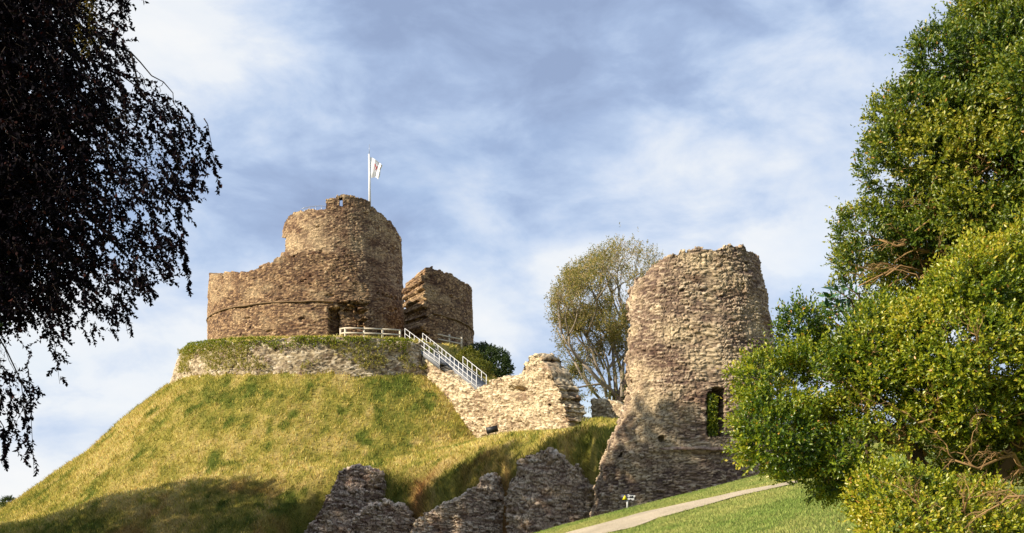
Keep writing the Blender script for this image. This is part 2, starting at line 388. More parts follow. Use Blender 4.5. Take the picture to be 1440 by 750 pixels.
gx, gy = np.meshgrid(xs, ys); nx, ny = len(xs), len(ys)
fx, fy = gx.ravel(), gy.ravel(); fz = H(fx, fy)
ii = (np.arange(ny - 1)[:, None] * nx + np.arange(nx - 1)[None, :]).ravel()
g = make_mesh('ground', np.stack([fx, fy, fz], 1), np.stack([ii, ii + 1, ii + nx + 1, ii + nx], 1), M['turf'], cols={'tint': turf_colour(fx, fy, fz) * .8}, smooth=True)
g['kind'] = 'structure'

# gravel path laid on the lawn, both edges given in plan
def lawn_hit(px, py):
    Y = np.linspace(6, 30, 1200); X = (px - 720) / F * Y; zr = (705 - py) / F * Y
    k = np.argmax(H(X, Y) > zr); return X[k], Y[k]
up = [(640, 802), (700, 781), (760, 762), (800, 750), (850, 737), (900, 723), (960, 710), (1020, 697), (1060, 689), (1088, 684), (1120, 678)]
dn = [(640, 850), (700, 820), (800, 778), (850, 757), (888, 748), (915, 736), (965, 722), (1022, 705), (1062, 695), (1090, 689), (1122, 682)]
def resamp(pts, n=90):
    p = np.array([lawn_hit(*q) for q in pts]); s = np.concatenate([[0], np.cumsum(np.hypot(*np.diff(p, axis=0).T))]); t_ = np.linspace(0, s[-1], n)
    return np.stack([np.interp(t_, s, p[:, 0]), np.interp(t_, s, p[:, 1])], 1)
ua, da = resamp(up), resamp(dn)
PATH_U, PATH_D = ua, da
da = da + (ua - da) * .16; PATH_D = da
k_ = np.linspace(0, 1, 14)[None, :, None]
pp = ua[:, None, :] * (1 - k_) + da[:, None, :] * k_
wob = fbm(pp[..., 0] * 2, pp[..., 1] * 2, 0, 3, 77) * .05
pp = pp + np.stack([wob, wob], -1)
pf = pp.reshape(-1, 2); pz = H(pf[:, 0], pf[:, 1]) + .03
i2 = (np.arange(89)[:, None] * 14 + np.arange(13)[None, :]).ravel()
p = make_mesh('path', np.c_[pf, pz], np.stack([i2, i2 + 1, i2 + 15, i2 + 14], 1), M['gravel'], smooth=True); p['kind'] = 'structure'

# ------------------------------------------------------------------ grass blades
def blades(name, x, y, hgt, wid, lean, jit=.25, bright=1.15, zoff=-.01):
    n = len(x); z = H(x, y) + zoff
    a = rng.uniform(0, 2 * np.pi, n); h = hgt * rng.uniform(.5, 1.35, n); w = wid * rng.uniform(.6, 1.3, n)
    side = np.stack([np.cos(a), np.sin(a), np.zeros(n)], 1) * w[:, None] / 2
    la = rng.uniform(0, 2 * np.pi, n); lm = lean * rng.uniform(.3, 1.3, n) * h
    e = .3; gxn = -(H(x + e, y) - z) / e; gyn = -(H(x, y + e) - z) / e
    lv = np.stack([np.cos(la) * lm + gxn * h * .35, np.sin(la) * lm + gyn * h * .35, np.zeros(n)], 1)
    b = np.stack([x, y, z], 1); up_ = np.array([0, 0, 1.0])
    m1 = b + up_ * (h * .6)[:, None] + lv * .4; tp = b + up_ * (h * .92)[:, None] + lv
    V = np.stack([b - side, b + side, m1 + side * .8, m1 - side * .8, tp], 1).reshape(-1, 3)
    k = np.arange(n) * 5
    Q = np.stack([k, k + 1, k + 2, k + 3], 1); T = np.stack([k + 3, k + 2, k + 4], 1)
    c = turf_colour(x, y, z, rng.normal(0, jit, n)) * bright * rng.uniform(.75, 1.3, n)[:, None]
    c = np.repeat(np.clip(c, .01, .7), 5, 0)
    o = make_mesh(name, V, [Q, T], M['blade'], cols={'tint': c}); o['kind'] = 'stuff'
    return o
# long rough grass over the motte and banks (what faces the camera)
N = 250000
x = rng.uniform(-56, 10, N); y = rng.uniform(50, 112, N)
r_ = np.hypot(x - CX, y - CY); keepm = (np.abs(x) < .53 * y + 1) & ((r_ > 17.5) | ((r_ > 14.2) & (r_ < 17.0) & (y < 108)))
q_ = (x - CX) * WN[0] + (y - CY) * WN[1]; a_ = (x - CX) * WD[0] + (y - CY) * WD[1]
keepm &= ~((np.abs(q_ - 1.2) < 1.7) & (a_ < 28) & (a_ > 13))
keepm &= (y < 90) | (x < -25) | (x > -6) | (r_ < 17)
x, y = x[keepm], y[keepm]
o = blades('long_grass', x, y, .28, .055, .7, .25, 1.32)
N = 26000
x = rng.uniform(-13, 6.5, N); y = rng.uniform(56, 76, N)
yE_ = tab(x, [(-14, 71.5), (-12, 71), (-9, 69.5), (-8.5, 67.5), (-6.6, 66.6), (-5.6, 64.6), (-.7, 63.4), (-.2, 60.8), (4.9, 60.2), (5.4, 57.4), (8, 54)])
k_ = (y > yE_ - .2) & (y < yE_ + 2.6) & (fbm(x / 1.2, y / 1.2, 1, 3, 44) > -.15)
o = blades('rank_grass', x[k_], y[k_], .62, .05, .9, .35, 1.0)
# mown lawn
N = 420000
x = rng.uniform(-1, 12, N); y = 10 + 16.5 * rng.uniform(0, 1, N) ** .8
d2 = (x > .0 * y) & (x < .40 * y)
x, y = x[d2], y[d2]
cy1 = np.interp(x, PATH_U[:, 0], PATH_U[:, 1]); cy2 = np.interp(x, PATH_D[:, 0], PATH_D[:, 1])
wobx = fbm(x * 3, y * 3, 0, 3, 78) * .16 + rng.normal(0, .03, len(x))
on = (y > cy2 - .02 + wobx) & (y < cy1 + .02 + wobx)
x, y = x[~on], y[~on]
o = blades('lawn_grass', x, y, .055, .011, .7, .3, 1.1)

# ------------------------------------------------------------------ masonry
def vnormals(V, Q):
    n = np.zeros_like(V); a, b_, c, d = (V[Q[:, i]] for i in range(4)); f = np.cross(c - a, d - b_)
    for i in range(4): np.add.at(n, Q[:, i], f)
    return n / (np.linalg.norm(n, axis=1, keepdims=True) + 1e-9)
def slab(front, back, nt=8, close=False, bulge=.0):
    """front, back: [Nu,Nv,3] grids (v upward). Solid with a top and, unless closed, two end caps."""
    Nu, Nv = front.shape[:2]
    t_ = np.linspace(0, 1, nt + 2)[1:-1]
    top = front[:, -1:, :] * (1 - t_[None, :, None]) + back[:, -1:, :] * t_[None, :, None]
    top[..., 2] += bulge * np.sin(np.pi * t_)[None, :]
    colm = np.concatenate([front, top, back[:, ::-1]], 1); L = colm.shape[1]
    V = colm.reshape(-1, 3); nu = Nu if close else Nu - 1
    i = np.arange(nu)[:, None]; j = np.arange(L - 1)[None, :]; i1 = (i + 1) % Nu
    Q = np.stack([i * L + j, i1 * L + j, i1 * L + j + 1, i * L + j + 1], -1).reshape(-1, 4)
    if not close:
        for e, flip in ((0, True), (Nu - 1, False)):
            f_, b2 = front[e], back[e]; base = len(V)
            inner = f_[:, None, :] * (1 - t_[None, :, None]) + b2[:, None, :] * t_[None, :, None]     # [Nv,nt,3]
            V = np.concatenate([V, inner[:-1].reshape(-1, 3)]); idx = np.zeros((Nv, nt + 2), int)
            idx[:, 0] = e * L + np.arange(Nv); idx[:, -1] = e * L + L - 1 - np.arange(Nv)
            idx[:-1, 1:-1] = base + np.arange((Nv - 1) * nt).reshape(Nv - 1, nt)
            idx[-1, 1:-1] = e * L + Nv + np.arange(nt)
            q = np.stack([idx[:-1, :-1], idx[:-1, 1:], idx[1:, 1:], idx[1:, :-1]], -1).reshape(-1, 4)
            Q = np.concatenate([Q, q[:, ::-1] if flip else q])
    return V, Q
def masonry(name, V, Q, mat, parent=None, size=(.34, .34, .12), amp=.07, big=.12, bigs=1.6, seed=0, tilt=.0, carve=None, hollow=1.3):
    N_ = vnormals(V, Q)
    if carve is not None: V = V + carve(V, N_)
    # courses undulate a little; every block sits in or out by its own amount
    w = fbm(V[:, 0] / 2.6, V[:, 1] / 2.6, V[:, 2] / 2.6, 3, seed + 40)
    Pq = V.copy(); Pq[:, 2] += w * size[2] * 1.5 + tilt * V[:, 0]
    Pq[:, 0] += fbm(V[:, 2] * 3, V[:, 0], V[:, 1], 2, seed + 41) * size[0] * .5
    f1, f2, rn = voronoi(Pq, size, seed)
    e1, e2, rb = voronoi(Pq + 5.3, tuple(s_ * 2.1 for s_ in size), seed + 70)
    edge = f2 - f1
    out_ = (rn - .5) * 1.0 + (rb - .5) * .7 * (rb > .5)
    gap = 1 - sstep(.0, .16, edge)
    dis = amp * (out_ * sstep(0, .18, edge) - .55 * gap)
    ll = fbm(V[:, 0] / bigs, V[:, 1] / bigs, V[:, 2] / bigs * 1.5, 4, seed + 50)
    ho = fbm(V[:, 0] / .8, V[:, 1] / .8, V[:, 2] / .45, 3, seed + 51)
    dis = dis + big * ll - big * hollow * sstep(.38, .6, ho) + .05 * amp / .1 * fbm(V[:, 0] / .22, V[:, 1] / .22, V[:, 2] / .14, 2, seed + 52)
    V2 = V + N_ * dis[:, None]
    return make_mesh(name, V2, Q, mat, parent, attrs={'rnd': np.clip(rn * .75 + rb * .25, 0, 1), 'gap': gap}), V2
def jag(s, amp, step=.35, seed=1):
    """ragged broken-off edge: stepped noise along a coordinate"""
    return amp * (hsh(np.floor(s / step), s * 0, s * 0, seed) - .5) + amp * fbm(s / 1.3, 0 * s, 0 * s, 3, seed)

# ---- the shell keep: shell wall in two pieces, the high inner tower, its raised turret
keep = thing('castle_keep', 'ruined round stone keep on the mound, high inner tower inside a broken outer wall', 'castle keep', (CX, CY, 15.5))
RS = 13.75
def pxs(x, y): return 720 + F * x / y
def ring(th, rad): return CX + np.sin(th) * rad, CY - np.cos(th) * rad        # th = 0 faces the camera, positive to the right
def shell(th0, th1, topf, nu, nv, thick, e0=0, e1=0, seed=5):
    s = np.linspace(0, 1, nu); z0 = 13.6
    th = th0 + (th1 - th0) * s
    x0, y0 = ring(th, RS); zt = topf(pxs(x0, y0), y0, th)
    v = np.linspace(0, 1, nv)
    Z = z0 + (zt[:, None] - z0) * v[None, :]
    # ragged ends
    T_ = th[:, None] + 0 * Z
    w0 = np.clip(1 - s / .12, 0, 1)[:, None]; w1 = np.clip((s - .88) / .12, 0, 1)[:, None]
    if e0 is not None and not np.isscalar(e0): T_ = T_ + w0 * (e0[0](Z)) / RS
    if e1 is not None and not np.isscalar(e1): T_ = T_ + w1 * (e1[0](Z)) / RS
    lean = .02 * (Z - z0)
    fx_, fy_ = ring(T_, RS - lean); bx_, by_ = ring(T_, RS - thick)
    return np.stack([fx_, fy_, Z], -1), np.stack([bx_, by_, Z], -1)
left_top = [(290, 386), (300, 386), (312, 384), (345, 382), (362, 376), (378, 370), (390, 360), (400, 357), (430, 355), (480, 356), (500, 357), (508, 362), (516, 385), (522, 396), (530, 408), (560, 420)]
def ltop(px, y0, th):
    front = th > R(-93)
    z = Z_(tab(px, left_top), y0)
    zb = Z_(386, 105.0)
    z = np.where(th < R(-88), zb - .0 * th, z)
    return z + jag(th * RS, .22, .4, 3)
fr, bk = shell(R(-178), R(14.6), ltop, 620, 170, 2.6, e1=(lambda Z: jag(Z, .9, .3, 9) + tab(Z, [(14, 1.3), (16, 1.0), (17.3, .2), (18.5, .9), (20, .3), (22, -.5)]),))
V, Q = slab(fr, bk, 16)
def carve_left(V, N_):
    D = np.zeros_like(V)
    px = 720 + F * V[:, 0] / V[:, 1]; rr = np.hypot(V[:, 0] - CX, V[:, 1] - CY); f_ = (rr > RS - .6) & (V[:, 1] < 104)
    py = 705 - F * V[:, 2] / V[:, 1]
    # broken doorway at the foot of the wall, and robbed facing to the right of it
    wob = fbm(px / 6, py / 6, 0, 3, 5) * 3
    m1_ = (px > 462 + wob * .5) & (px < 477 + wob) & (py > 431 + wob + np.clip((474 - px) * .15, 0, 9)) & f_
    m2_ = (px > 476 + wob) & (px < 512 + wob) & (py > 424 + wob) & f_
    D -= N_ * (m1_ * 1.5 + m2_ * .55)[:, None]
    return D
masonry('shell_wall', V, Q, M['keep'], keep, (.27, .27, .105), .07, .13, 1.8, 5, carve=carve_left)
right_top = [(560, 412), (570, 404), (575, 396), (583, 386), (592, 380), (602, 375.5), (607, 375), (620, 379), (640, 387), (655, 396), (667, 407), (680, 410)]
def rtop(px, y0, th):
    z = Z_(tab(px, right_top), y0); z = np.where(th > R(87), Z_(407, 105) - (th - R(87)) * 1.0, z)
    return z + jag(th * RS, .2, .4, 13)
fr, bk = shell(R(44.5), R(150), rtop, 300, 150, 3.3, e0=(lambda Z: -jag(Z, .8, .3, 19) - tab(Z, [(14, .3), (16, .1), (18, .1), (20, .2), (23, -.1)]),), seed=6)
bk[..., 2] -= 1.1 * np.clip(1 - np.linspace(0, 1, 300) / .25, 0, 1)[:, None] * np.linspace(0, 1, 150)[None, :] ** 2
V, Q = slab(fr, bk, 26)
masonry('shell_wall_fragment', V, Q, M['keep'], keep, (.27, .27, .105), .07, .13, 1.8, 6)
# string courses: thin projecting ledge round both pieces
def course(th0, th1, z, name, dz=0):
    n = 160; th = np.linspace(th0, th1, n); zz = z + dz * np.linspace(0, 1, n) + fbm(th * 9, 0 * th, 0 * th, 2, 4) * .05
    prof = [(-.3, -.06), (.07, -.06), (.11, .0), (.07, .05), (-.3, .08)]
    V = []; base_r = RS - .02 * (z - 13.6)
    for (o_, h_) in prof:
        x0, y0 = ring(th, base_r + .06 + o_ + fbm(th * 40, 0 * th + o_, 0 * th, 2, 6) * .03); V.append(np.stack([x0, y0, zz + h_], 1))
    V = np.stack(V, 1).reshape(-1, 3); P5 = len(prof); i = np.arange(n - 1)[:, None]; j = np.arange(P5)[None, :]; j1 = (j + 1) % P5
    Q = np.stack([i * P5 + j, (i + 1) * P5 + j, (i + 1) * P5 + j1, i * P5 + j1], -1).reshape(-1, 4)
    make_mesh(name, V, Q, M['course'], keep)
M['course'] = plain('string_course_stone', (.22, .15, .085), .9, .1, var=.3, scale=5)
course(R(-120), R(6), 18.35, 'string_course', 0)
course(R(48), R(120), 18.1, 'string_course', -.5)
# high inner tower
RT = 6.35; TX, TY = X_(481.5, CY), CY
nu, nv = 500, 240
th = np.linspace(0, 2 * np.pi, nu, endpoint=False) - np.pi
x0 = TX + np.sin(th) * RT; y0 = TY - np.cos(th) * RT
thf = np.where(np.abs(th) > np.pi / 2, np.sign(th) * np.pi - th, th)      # mirror the rear half on the front half
xf = TX + np.sin(thf) * RT; yf = TY - np.cos(thf) * RT
itop = [(395, 322), (397, 312), (401, 304), (410, 298), (425, 295), (440, 293), (472, 293), (474, 292), (530, 291), (533, 295), (540, 300), (547, 308), (556, 316), (561, 324), (565, 337), (568, 350)]
zt = Z_(tab(pxs(xf, yf), itop), yf) + jag(th * RT, .25, .45, 23)
zt = np.where(np.abs(th) > np.pi / 2, np.minimum(zt, Z_(296, yf)), zt)
Z = 14.8 + (zt[:, None] - 14.8) * np.linspace(0, 1, nv)[None, :]
prof = RT + tab(Z, [(15, .25), (19, .15), (24, .0), (29, -.25), (31, -.45)])
fr = np.stack([TX + np.sin(th)[:, None] * prof, TY - np.cos(th)[:, None] * prof, Z], -1)
ri = RT - 2.2
bz = zt[:, None] - 3.5 * (1 - np.linspace(0, 1, 24)[None, :]); bk = np.stack([TX + np.sin(th)[:, None] * (ri + 0 * bz), TY - np.cos(th)[:, None] * (ri + 0 * bz), bz], -1)
def slab_uneven(front, back, nt, close=True):
    t_ = np.linspace(0, 1, nt + 2)[1:-1]
    top = front[:, -1:, :] * (1 - t_[None, :, None]) + back[:, -1:, :] * t_[None, :, None]
    colm = np.concatenate([front, top, back[:, ::-1]], 1); Nu, L = colm.shape[:2]
    i = np.arange(Nu)[:, None]; j = np.arange(L - 1)[None, :]; i1 = (i + 1) % Nu
    Q = np.stack([i * L + j, i1 * L + j, i1 * L + j + 1, i * L + j + 1], -1).reshape(-1, 4)
    V = colm.reshape(-1, 3)
    # roof deck inside the parapet
    c = len(V); V = np.concatenate([V, [[TX, TY, back[:, 0, 2].min()]]]); k = np.arange(Nu)
    return V, Q
V, Q = slab_uneven(fr, bk, 12)
def carve_tower(V, N_):
    px = 720 + F * V[:, 0] / V[:, 1]; py = 705 - F * V[:, 2] / V[:, 1]; f_ = V[:, 1] < TY + 1
    wob = fbm(px / 5, py / 5, 0, 3, 15) * 1.6
    m = (px < 401.5 + wob) & (py > 334 + wob) & (py < 355 + wob) & f_
    holes = ((np.abs(py - 412 - (px - 530) * .28) < 1.8) & (px > 530) & (px < 568) & (((px - 530) % 6.5) < 3.0) & f_)
    return -N_ * (m * 2.2 + holes * .5)[:, None]
masonry('inner_tower', V, Q, M['keeplight'], keep, (.27, .27, .105), .07, .13, 1.6, 25, carve=carve_tower)
mb = MB(); zd = float(Z_(300, 105)) - 2.2
mb.add([(TX + math.sin(k * math.pi / 24) * 4.6, TY - math.cos(k * math.pi / 24) * 4.6, zd) for k in range(48)] + [(TX, TY, zd)], T=[(48, k, (k + 1) % 48) for k in range(48)])
mb.build('roof_deck', M['tread'], keep)
# turret: the raised chunk of parapet with its slit
def turret():
    nu, nv = 110, 44
    tha = math.asin((472.5 - 481.5) / 1400 * 100 / 6.0); thb = math.asin(min(.999, (532 - 481.5) / 1400 * 101.5 / 6.0))
    th = np.linspace(tha, thb, nu); rad = RT - .32
    x0 = TX + np.sin(th) * rad; y0 = TY - np.cos(th) * rad
    zt = Z_(tab(pxs(x0, y0), [(471, 280), (474, 276), (480, 273.5), (488, 273.5), (498, 275), (505, 277), (513, 280), (520, 284), (527, 287), (531, 293), (534, 296)]), y0) + jag(th * RT, .12, .3, 33)
    z0 = 28.2
    Z = z0 + (zt[:, None] - z0) * np.linspace(0, 1, nv)[None, :]
    fr = np.stack([TX + np.sin(th)[:, None] * (rad - .03 * (Z - z0)), TY - np.cos(th)[:, None] * (rad - .03 * (Z - z0)), Z], -1)
    bk = np.stack([TX + np.sin(th)[:, None] * (rad - 1.1 + 0 * Z), TY - np.cos(th)[:, None] * (rad - 1.1 + 0 * Z), Z], -1)
    V, Q = slab(fr, bk, 6)
    # cut a real slit through: drop the front, back and reveal it by leaving those faces out and walling the sides
    c_ = V[Q].mean(1); px = 720 + F * c_[:, 0] / c_[:, 1]; py = 705 - F * c_[:, 2] / c_[:, 1]
    thc = np.arctan2(c_[:, 0] - TX, TY - c_[:, 1]); ta = math.asin((491.6 - 481.5) / 1400 * 99.2 / 6.0); tb = math.asin((496.2 - 481.5) / 1400 * 99.2 / 6.0)
    zlo, zhi = Z_(290.5, 99.2), Z_(278.5, 99.2)
    hole = (thc > ta) & (thc < tb) & (c_[:, 2] > zlo) & (c_[:, 2] < zhi)
    rr = np.hypot(c_[:, 0] - TX, c_[:, 1] - TY); hole &= (rr > rad - .3) | (rr < rad - .9)
    masonry('turret', V, Q[~hole], M['keep'], keep, (.30, .30, .13), .07, .06, 1.2, 35)
    mb = MB()
    for t0 in (ta - .004, tb + .004):
        a0 = [TX + math.sin(t0) * (rad - .05), TY - math.cos(t0) * (rad - .05)]; a1 = [TX + math.sin(t0) * (rad - 1.05), TY - math.cos(t0) * (rad - 1.05)]
        mb.add([(*a0, zlo), (*a1, zlo), (*a1, zhi), (*a0, zhi)], [(0, 1, 2, 3)])
    mb.build('window_reveal', M['course'], keep)
turret()
# thin guard rail round the roof of the inner tower
mb = MB(); pts = []
for px, py in ((424, 294), (428, 292.5), (436, 291), (444, 290), (452, 289.5), (460, 291), (468, 294)):
    pts.append(P_(px, py, 100.8))
mb.tube(pts, .03, 5)
for p_ in pts[1:-1:1]: mb.tube([p_, p_ - Vector((0, 0, .7))], .025, 5)
mb.build('guard_rail', M['galv'], keep)

# ---- flagpole
fp = thing('flagpole', 'tall white flagpole flying a white flag above the round tower', 'flagpole', P_(520, 300, 103))
mb = MB(); mb.tube([P_(520.2, 305, 103), P_(519.6, 250, 103), P_(519.0, 217, 103)], [.13, .115, .09], 10); mb.build('pole', M['pole'], fp, True)
mb = MB(); mb.tube([P_(519.2, 217, 103), P_(519.4, 203, 103)], [.03, .018], 5); mb.build('finial_rod', M['galv'], fp)
fo = [(519.8, 221), (521.5, 221.4), (527, 224), (531, 227), (535.5, 230.5), (537.8, 233), (536.5, 237.5), (533.2, 242.5), (534.8, 246.5), (533, 249.5), (531.8, 252.5), (529, 249.2), (525, 250.2), (519.8, 250)]
n_ = 18
topl = [(519.8, 221), (524, 222.2), (528, 224.8), (532, 227.8), (535.5, 230.5), (537.8, 233.2)]
botl = [(519.8, 250), (524, 250.4), (529, 249.2), (532, 252.6), (534.6, 246.6), (533.6, 242)]
ta_, tb_ = np.array(topl), np.array(botl); ss = np.linspace(0, 5, n_)
TT = np.stack([np.interp(ss, range(6), ta_[:, i]) for i in (0, 1)], 1); BB = np.stack([np.interp(ss, range(6), tb_[:, i]) for i in (0, 1)], 1)
V = []
for i in range(n_):
    for j in range(n_):
        k = j / (n_ - 1); q = TT[i] * (1 - k) + BB[i] * k
        dy_ = .35 * math.sin(i * .75 + j * .22) * (i / n_) + .08 * math.sin(j * .9) * (i / n_)
        V.append(tuple(P_(q[0], q[1], 103 + dy_)))
Qf = [(i * n_ + j, i * n_ + j + 1, (i + 1) * n_ + j + 1, (i + 1) * n_ + j) for i in range(n_ - 1) for j in range(n_ - 1)]
fl = make_mesh('flag', V, np.array(Qf), M['flag'], fp, smooth=True)
mb = MB()
def fpnt(i, j): return Vector(V[int(i) * n_ + int(j)]) + Vector((0, -.12, 0))
for (p0, p1) in (((526.6, 230.2), (528.3, 231.6)), ((528.3, 231.6), (527.2, 233.2)), ((527.2, 233.2), (529.2, 235.0)), ((529.2, 235.0), (531.0, 234.2)), ((529.6, 234.8), (528.2, 239.0))):
    mb.bar(P_(*p0, 102.5), P_(*p1, 102.5), .02, .075 if p0[1] < 238 else .09, up=(0, 0, 1))
em = mb.build('emblem', M['red'], fl); em.location = Vector((0, .1, 0))

# ---- revetment wall round the foot of the shell
th = np.linspace(R(-118), R(40), 420)
RR = rim_r(np.sin(th)) + .12
x0, y0 = CX + np.sin(th) * RR, CY - np.cos(th) * RR
zt = 14.4 + .06 * (y0 - 87.8) + tab(np.degrees(th), [(-90, -.75), (-60, -.50), (-45, -.1), (20, .0), (40, -.3)]) + .15 * fbm(th * 12, 0 * th, 0 * th, 3, 61)
zb = 11.65 + .085 * (y0 - 87.8) - 1.6
Z = zb[:, None] + (zt - zb)[:, None] * np.linspace(0, 1, 70)[None, :]
lean = (zt[:, None] - Z) * tab(np.degrees(th), [(-100, .42), (-60, .30), (-40, .16), (40, .2)])[:, None]
fr = np.stack([CX + np.sin(th)[:, None] * (RR[:, None] + lean), CY - np.cos(th)[:, None] * (RR[:, None] + lean), Z], -1)
bk = np.stack([CX + np.sin(th)[:, None] * (RR[:, None] - .5 + 0 * Z), CY - np.cos(th)[:, None] * (RR[:, None] - .5 + 0 * Z), Z], -1)
V, Q = slab(fr, bk, 4)
rv = thing('revetment_wall', 'low curving retaining wall of grey rubble round the top of the mound, overgrown', 'retaining wall', (CX, 88, 12))
masonry('stonework', V, Q, M['revet'], rv, (.30, .30, .15), .09, .22, 1.5, 65)

# ---- rubble wall that runs down from the motte to the terrace
def plan_wall(p0, p1, topf, zb, nu, nv, thick, endl=None, endr=None, lean=.0):
    """straight wall; top and ragged ends given per photo column, thickness away from the camera"""
    p0 = np.array(p0, float); p1 = np.array(p1, float); L = np.linalg.norm(p1 - p0); d = (p1 - p0) / L; nrm = np.array([-d[1], d[0]])
    if nrm[1] < 0: nrm = -nrm
    s = np.linspace(0, 1, nu)
    xy = p0[None] + (p1 - p0)[None] * s[:, None]
    zt = topf(pxs(xy[:, 0], xy[:, 1]), xy[:, 1], s * L)
    zb_ = zb(xy[:, 0], xy[:, 1]) if callable(zb) else np.full(nu, float(zb))
    Z = zb_[:, None] + np.maximum(zt - zb_, .3)[:, None] * np.linspace(0, 1, nv)[None, :]
    S = s[:, None] * L + 0 * Z
    if endl is not None: S = S + np.clip(1 - s / .3, 0, 1)[:, None] * endl(Z)
    if endr is not None: S = S + np.clip((s - .7) / .3, 0, 1)[:, None] * endr(Z)
    off = lean * (Z - Z[:, :1].min())
    X = p0[0] + d[0] * S + nrm[0] * off; Y = p0[1] + d[1] * S + nrm[1] * off
    fr = np.stack([X, Y, Z], -1); bk = np.stack([X + nrm[0] * (thick - off * .6), Y + nrm[1] * (thick - off * .6), Z], -1)
    return fr, bk
A0 = np.array([CX, CY]) + WD * 16.8 - WN * .9; A1 = np.array([CX, CY]) + WD * 37.6 - WN * .9
wt = [(590, 503), (600, 507), (612, 513), (625, 522), (640, 532), (655, 540), (664, 545), (676, 544), (684, 538), (692, 533), (705, 531), (722, 529), (738, 526), (741, 514), (745, 506), (755, 500), (768, 496.5), (778, 498), (786, 504), (792, 514), (797, 528), (803, 540), (810, 552), (815, 562), (818, 572), (826, 600), (836, 606)]
fr, bk = plan_wall(A0, A1, lambda px, y, s: Z_(tab(px, wt), y) + jag(s, .16, .4, 71), lambda x, y: hraw(x, y) * 0 + 3.0, 330, 150, 1.9,
                   endr=lambda Z: tab(Z, [(3, .6), (5.5, .3), (8, -.5), (11, -2.2)]) + jag(Z, .5, .35, 72))
V, Q = slab(fr, bk, 14, bulge=.15)
sw = thing('curtain_wall', 'pale sunlit rubble wall sloping down the mound below the steps to a rounded hump', 'rubble wall', (A1[0], A1[1], 5))
def carve_w(V, N_):
    px = 720 + F * V[:, 0] / V[:, 1]; py = 705 - F * V[:, 2] / V[:, 1]
    m = np.exp(-(((px - 725) / 11) ** 2 + ((py - 549) / 5) ** 2)) * .8
    return -N_ * m[:, None]
masonry('stonework', V, Q, M['wall'], sw, (.42, .42, .17), .15, .22, 1.4, 75, tilt=.25, carve=carve_w)

# ---- low wall piece behind the gap
fr, bk = plan_wall((6.3, 79.5), (10.2, 77), lambda px, y, s: Z_(tab(px, [(825, 566), (832, 560), (848, 560), (858, 563), (866, 563), (876, 567), (900, 570)]), y) + jag(s, .15, .3, 81), 4.0, 90, 60, 1.2)
V, Q = slab(fr, bk, 8)
lw = thing('wall_stub', 'short broken stub of pale wall seen in the gap beside the big tower', 'ruined wall', (8.2, 78, 5))
masonry('stonework', V, Q, M['wall'], lw, (.4, .4, .16), .11, .12, 1.2, 85)

# ---- gatehouse tower: a half drum, broken at both sides
GY = 53.5
prL = [(340, 930), (352, 925), (362, 915), (375, 903), (388, 895), (405, 889), (430, 885.5), (470, 883), (510, 884), (545, 884), (565, 881), (590, 873), (610, 862), (630, 852), (660, 843), (700, 835), (760, 826), (840, 820)]
prR = [(340, 1054), (350, 1056), (362, 1062), (385, 1066), (420, 1076), (460, 1082), (510, 1083), (560, 1083), (640, 1082), (840, 1082)]
gtop = [(900, 392), (915, 376), (925, 366), (935, 359), (950, 354), (968, 350.5), (985, 349), (1010, 350.5), (1035, 350.5), (1058, 351.5), (1068, 353), (1076, 358), (1084, 366), (1110, 372)]
nu, nv = 330, 440
uu = np.linspace(-1.02, 1.02, nu)                       # along the half drum
front_y = 49.8
ztop = []
Z = np.zeros((nu, nv))
GW = F / 52.6
def lr(z):
    py = 705 - z * GW; return X_(tab(py, prL), 52.9), X_(tab(py, prR), 52.9)
ang = uu * R(97)
ex = .78                                                 # flattened drum
cx = np.sign(np.sin(ang)) * np.abs(np.sin(ang)) ** ex; cyy = np.sign(np.cos(ang)) * np.abs(np.cos(ang)) ** ex
l0, r0 = lr(np.array([8.0])); xa = (l0 + r0) / 2 + (r0 - l0) / 2 * cx
ya = 53.2 - 3.4 * np.clip(cyy, 0, 1)
zt = Z_(tab(pxs(xa, ya), gtop), ya) + jag(ang * 4, .34, .45, 91) + .05
zb = -5.0
Z = zb + (zt[:, None] - zb) * np.linspace(0, 1, nv)[None, :]
xl, xr = lr(Z)
jg = np.clip((np.abs(uu) - .80) / .2, 0, 1)[:, None] * jag(Z, .22, .22, 92)
X = (xl + xr) / 2 + ((xr - xl) / 2 + jg) * cx[:, None]
Yd = (3.4 + .05 * np.clip(3 - Z, 0, 9)) * cyy[:, None]
Y = 53.2 - Yd + 0 * Z
fr = np.stack([X, Y, Z], -1)
k_in = .62
Xi = (xl + xr) / 2 + ((xr - xl) / 2 - 1.5) * cx[:, None]; Yi = 53.4 - 1.6 * cyy[:, None] + 0 * Z
bk = np.stack([Xi, Yi, Z], -1)
V, Q = slab(fr, bk, 16)
gt = thing('gatehouse_tower', 'massive broken rubble tower with a tall narrow opening, beside the evergreen bush', 'ruined tower', (9.4, 51, -3))
def gpos(V): return 720 + F * V[:, 0] / V[:, 1], 705 - F * V[:, 2] / V[:, 1]
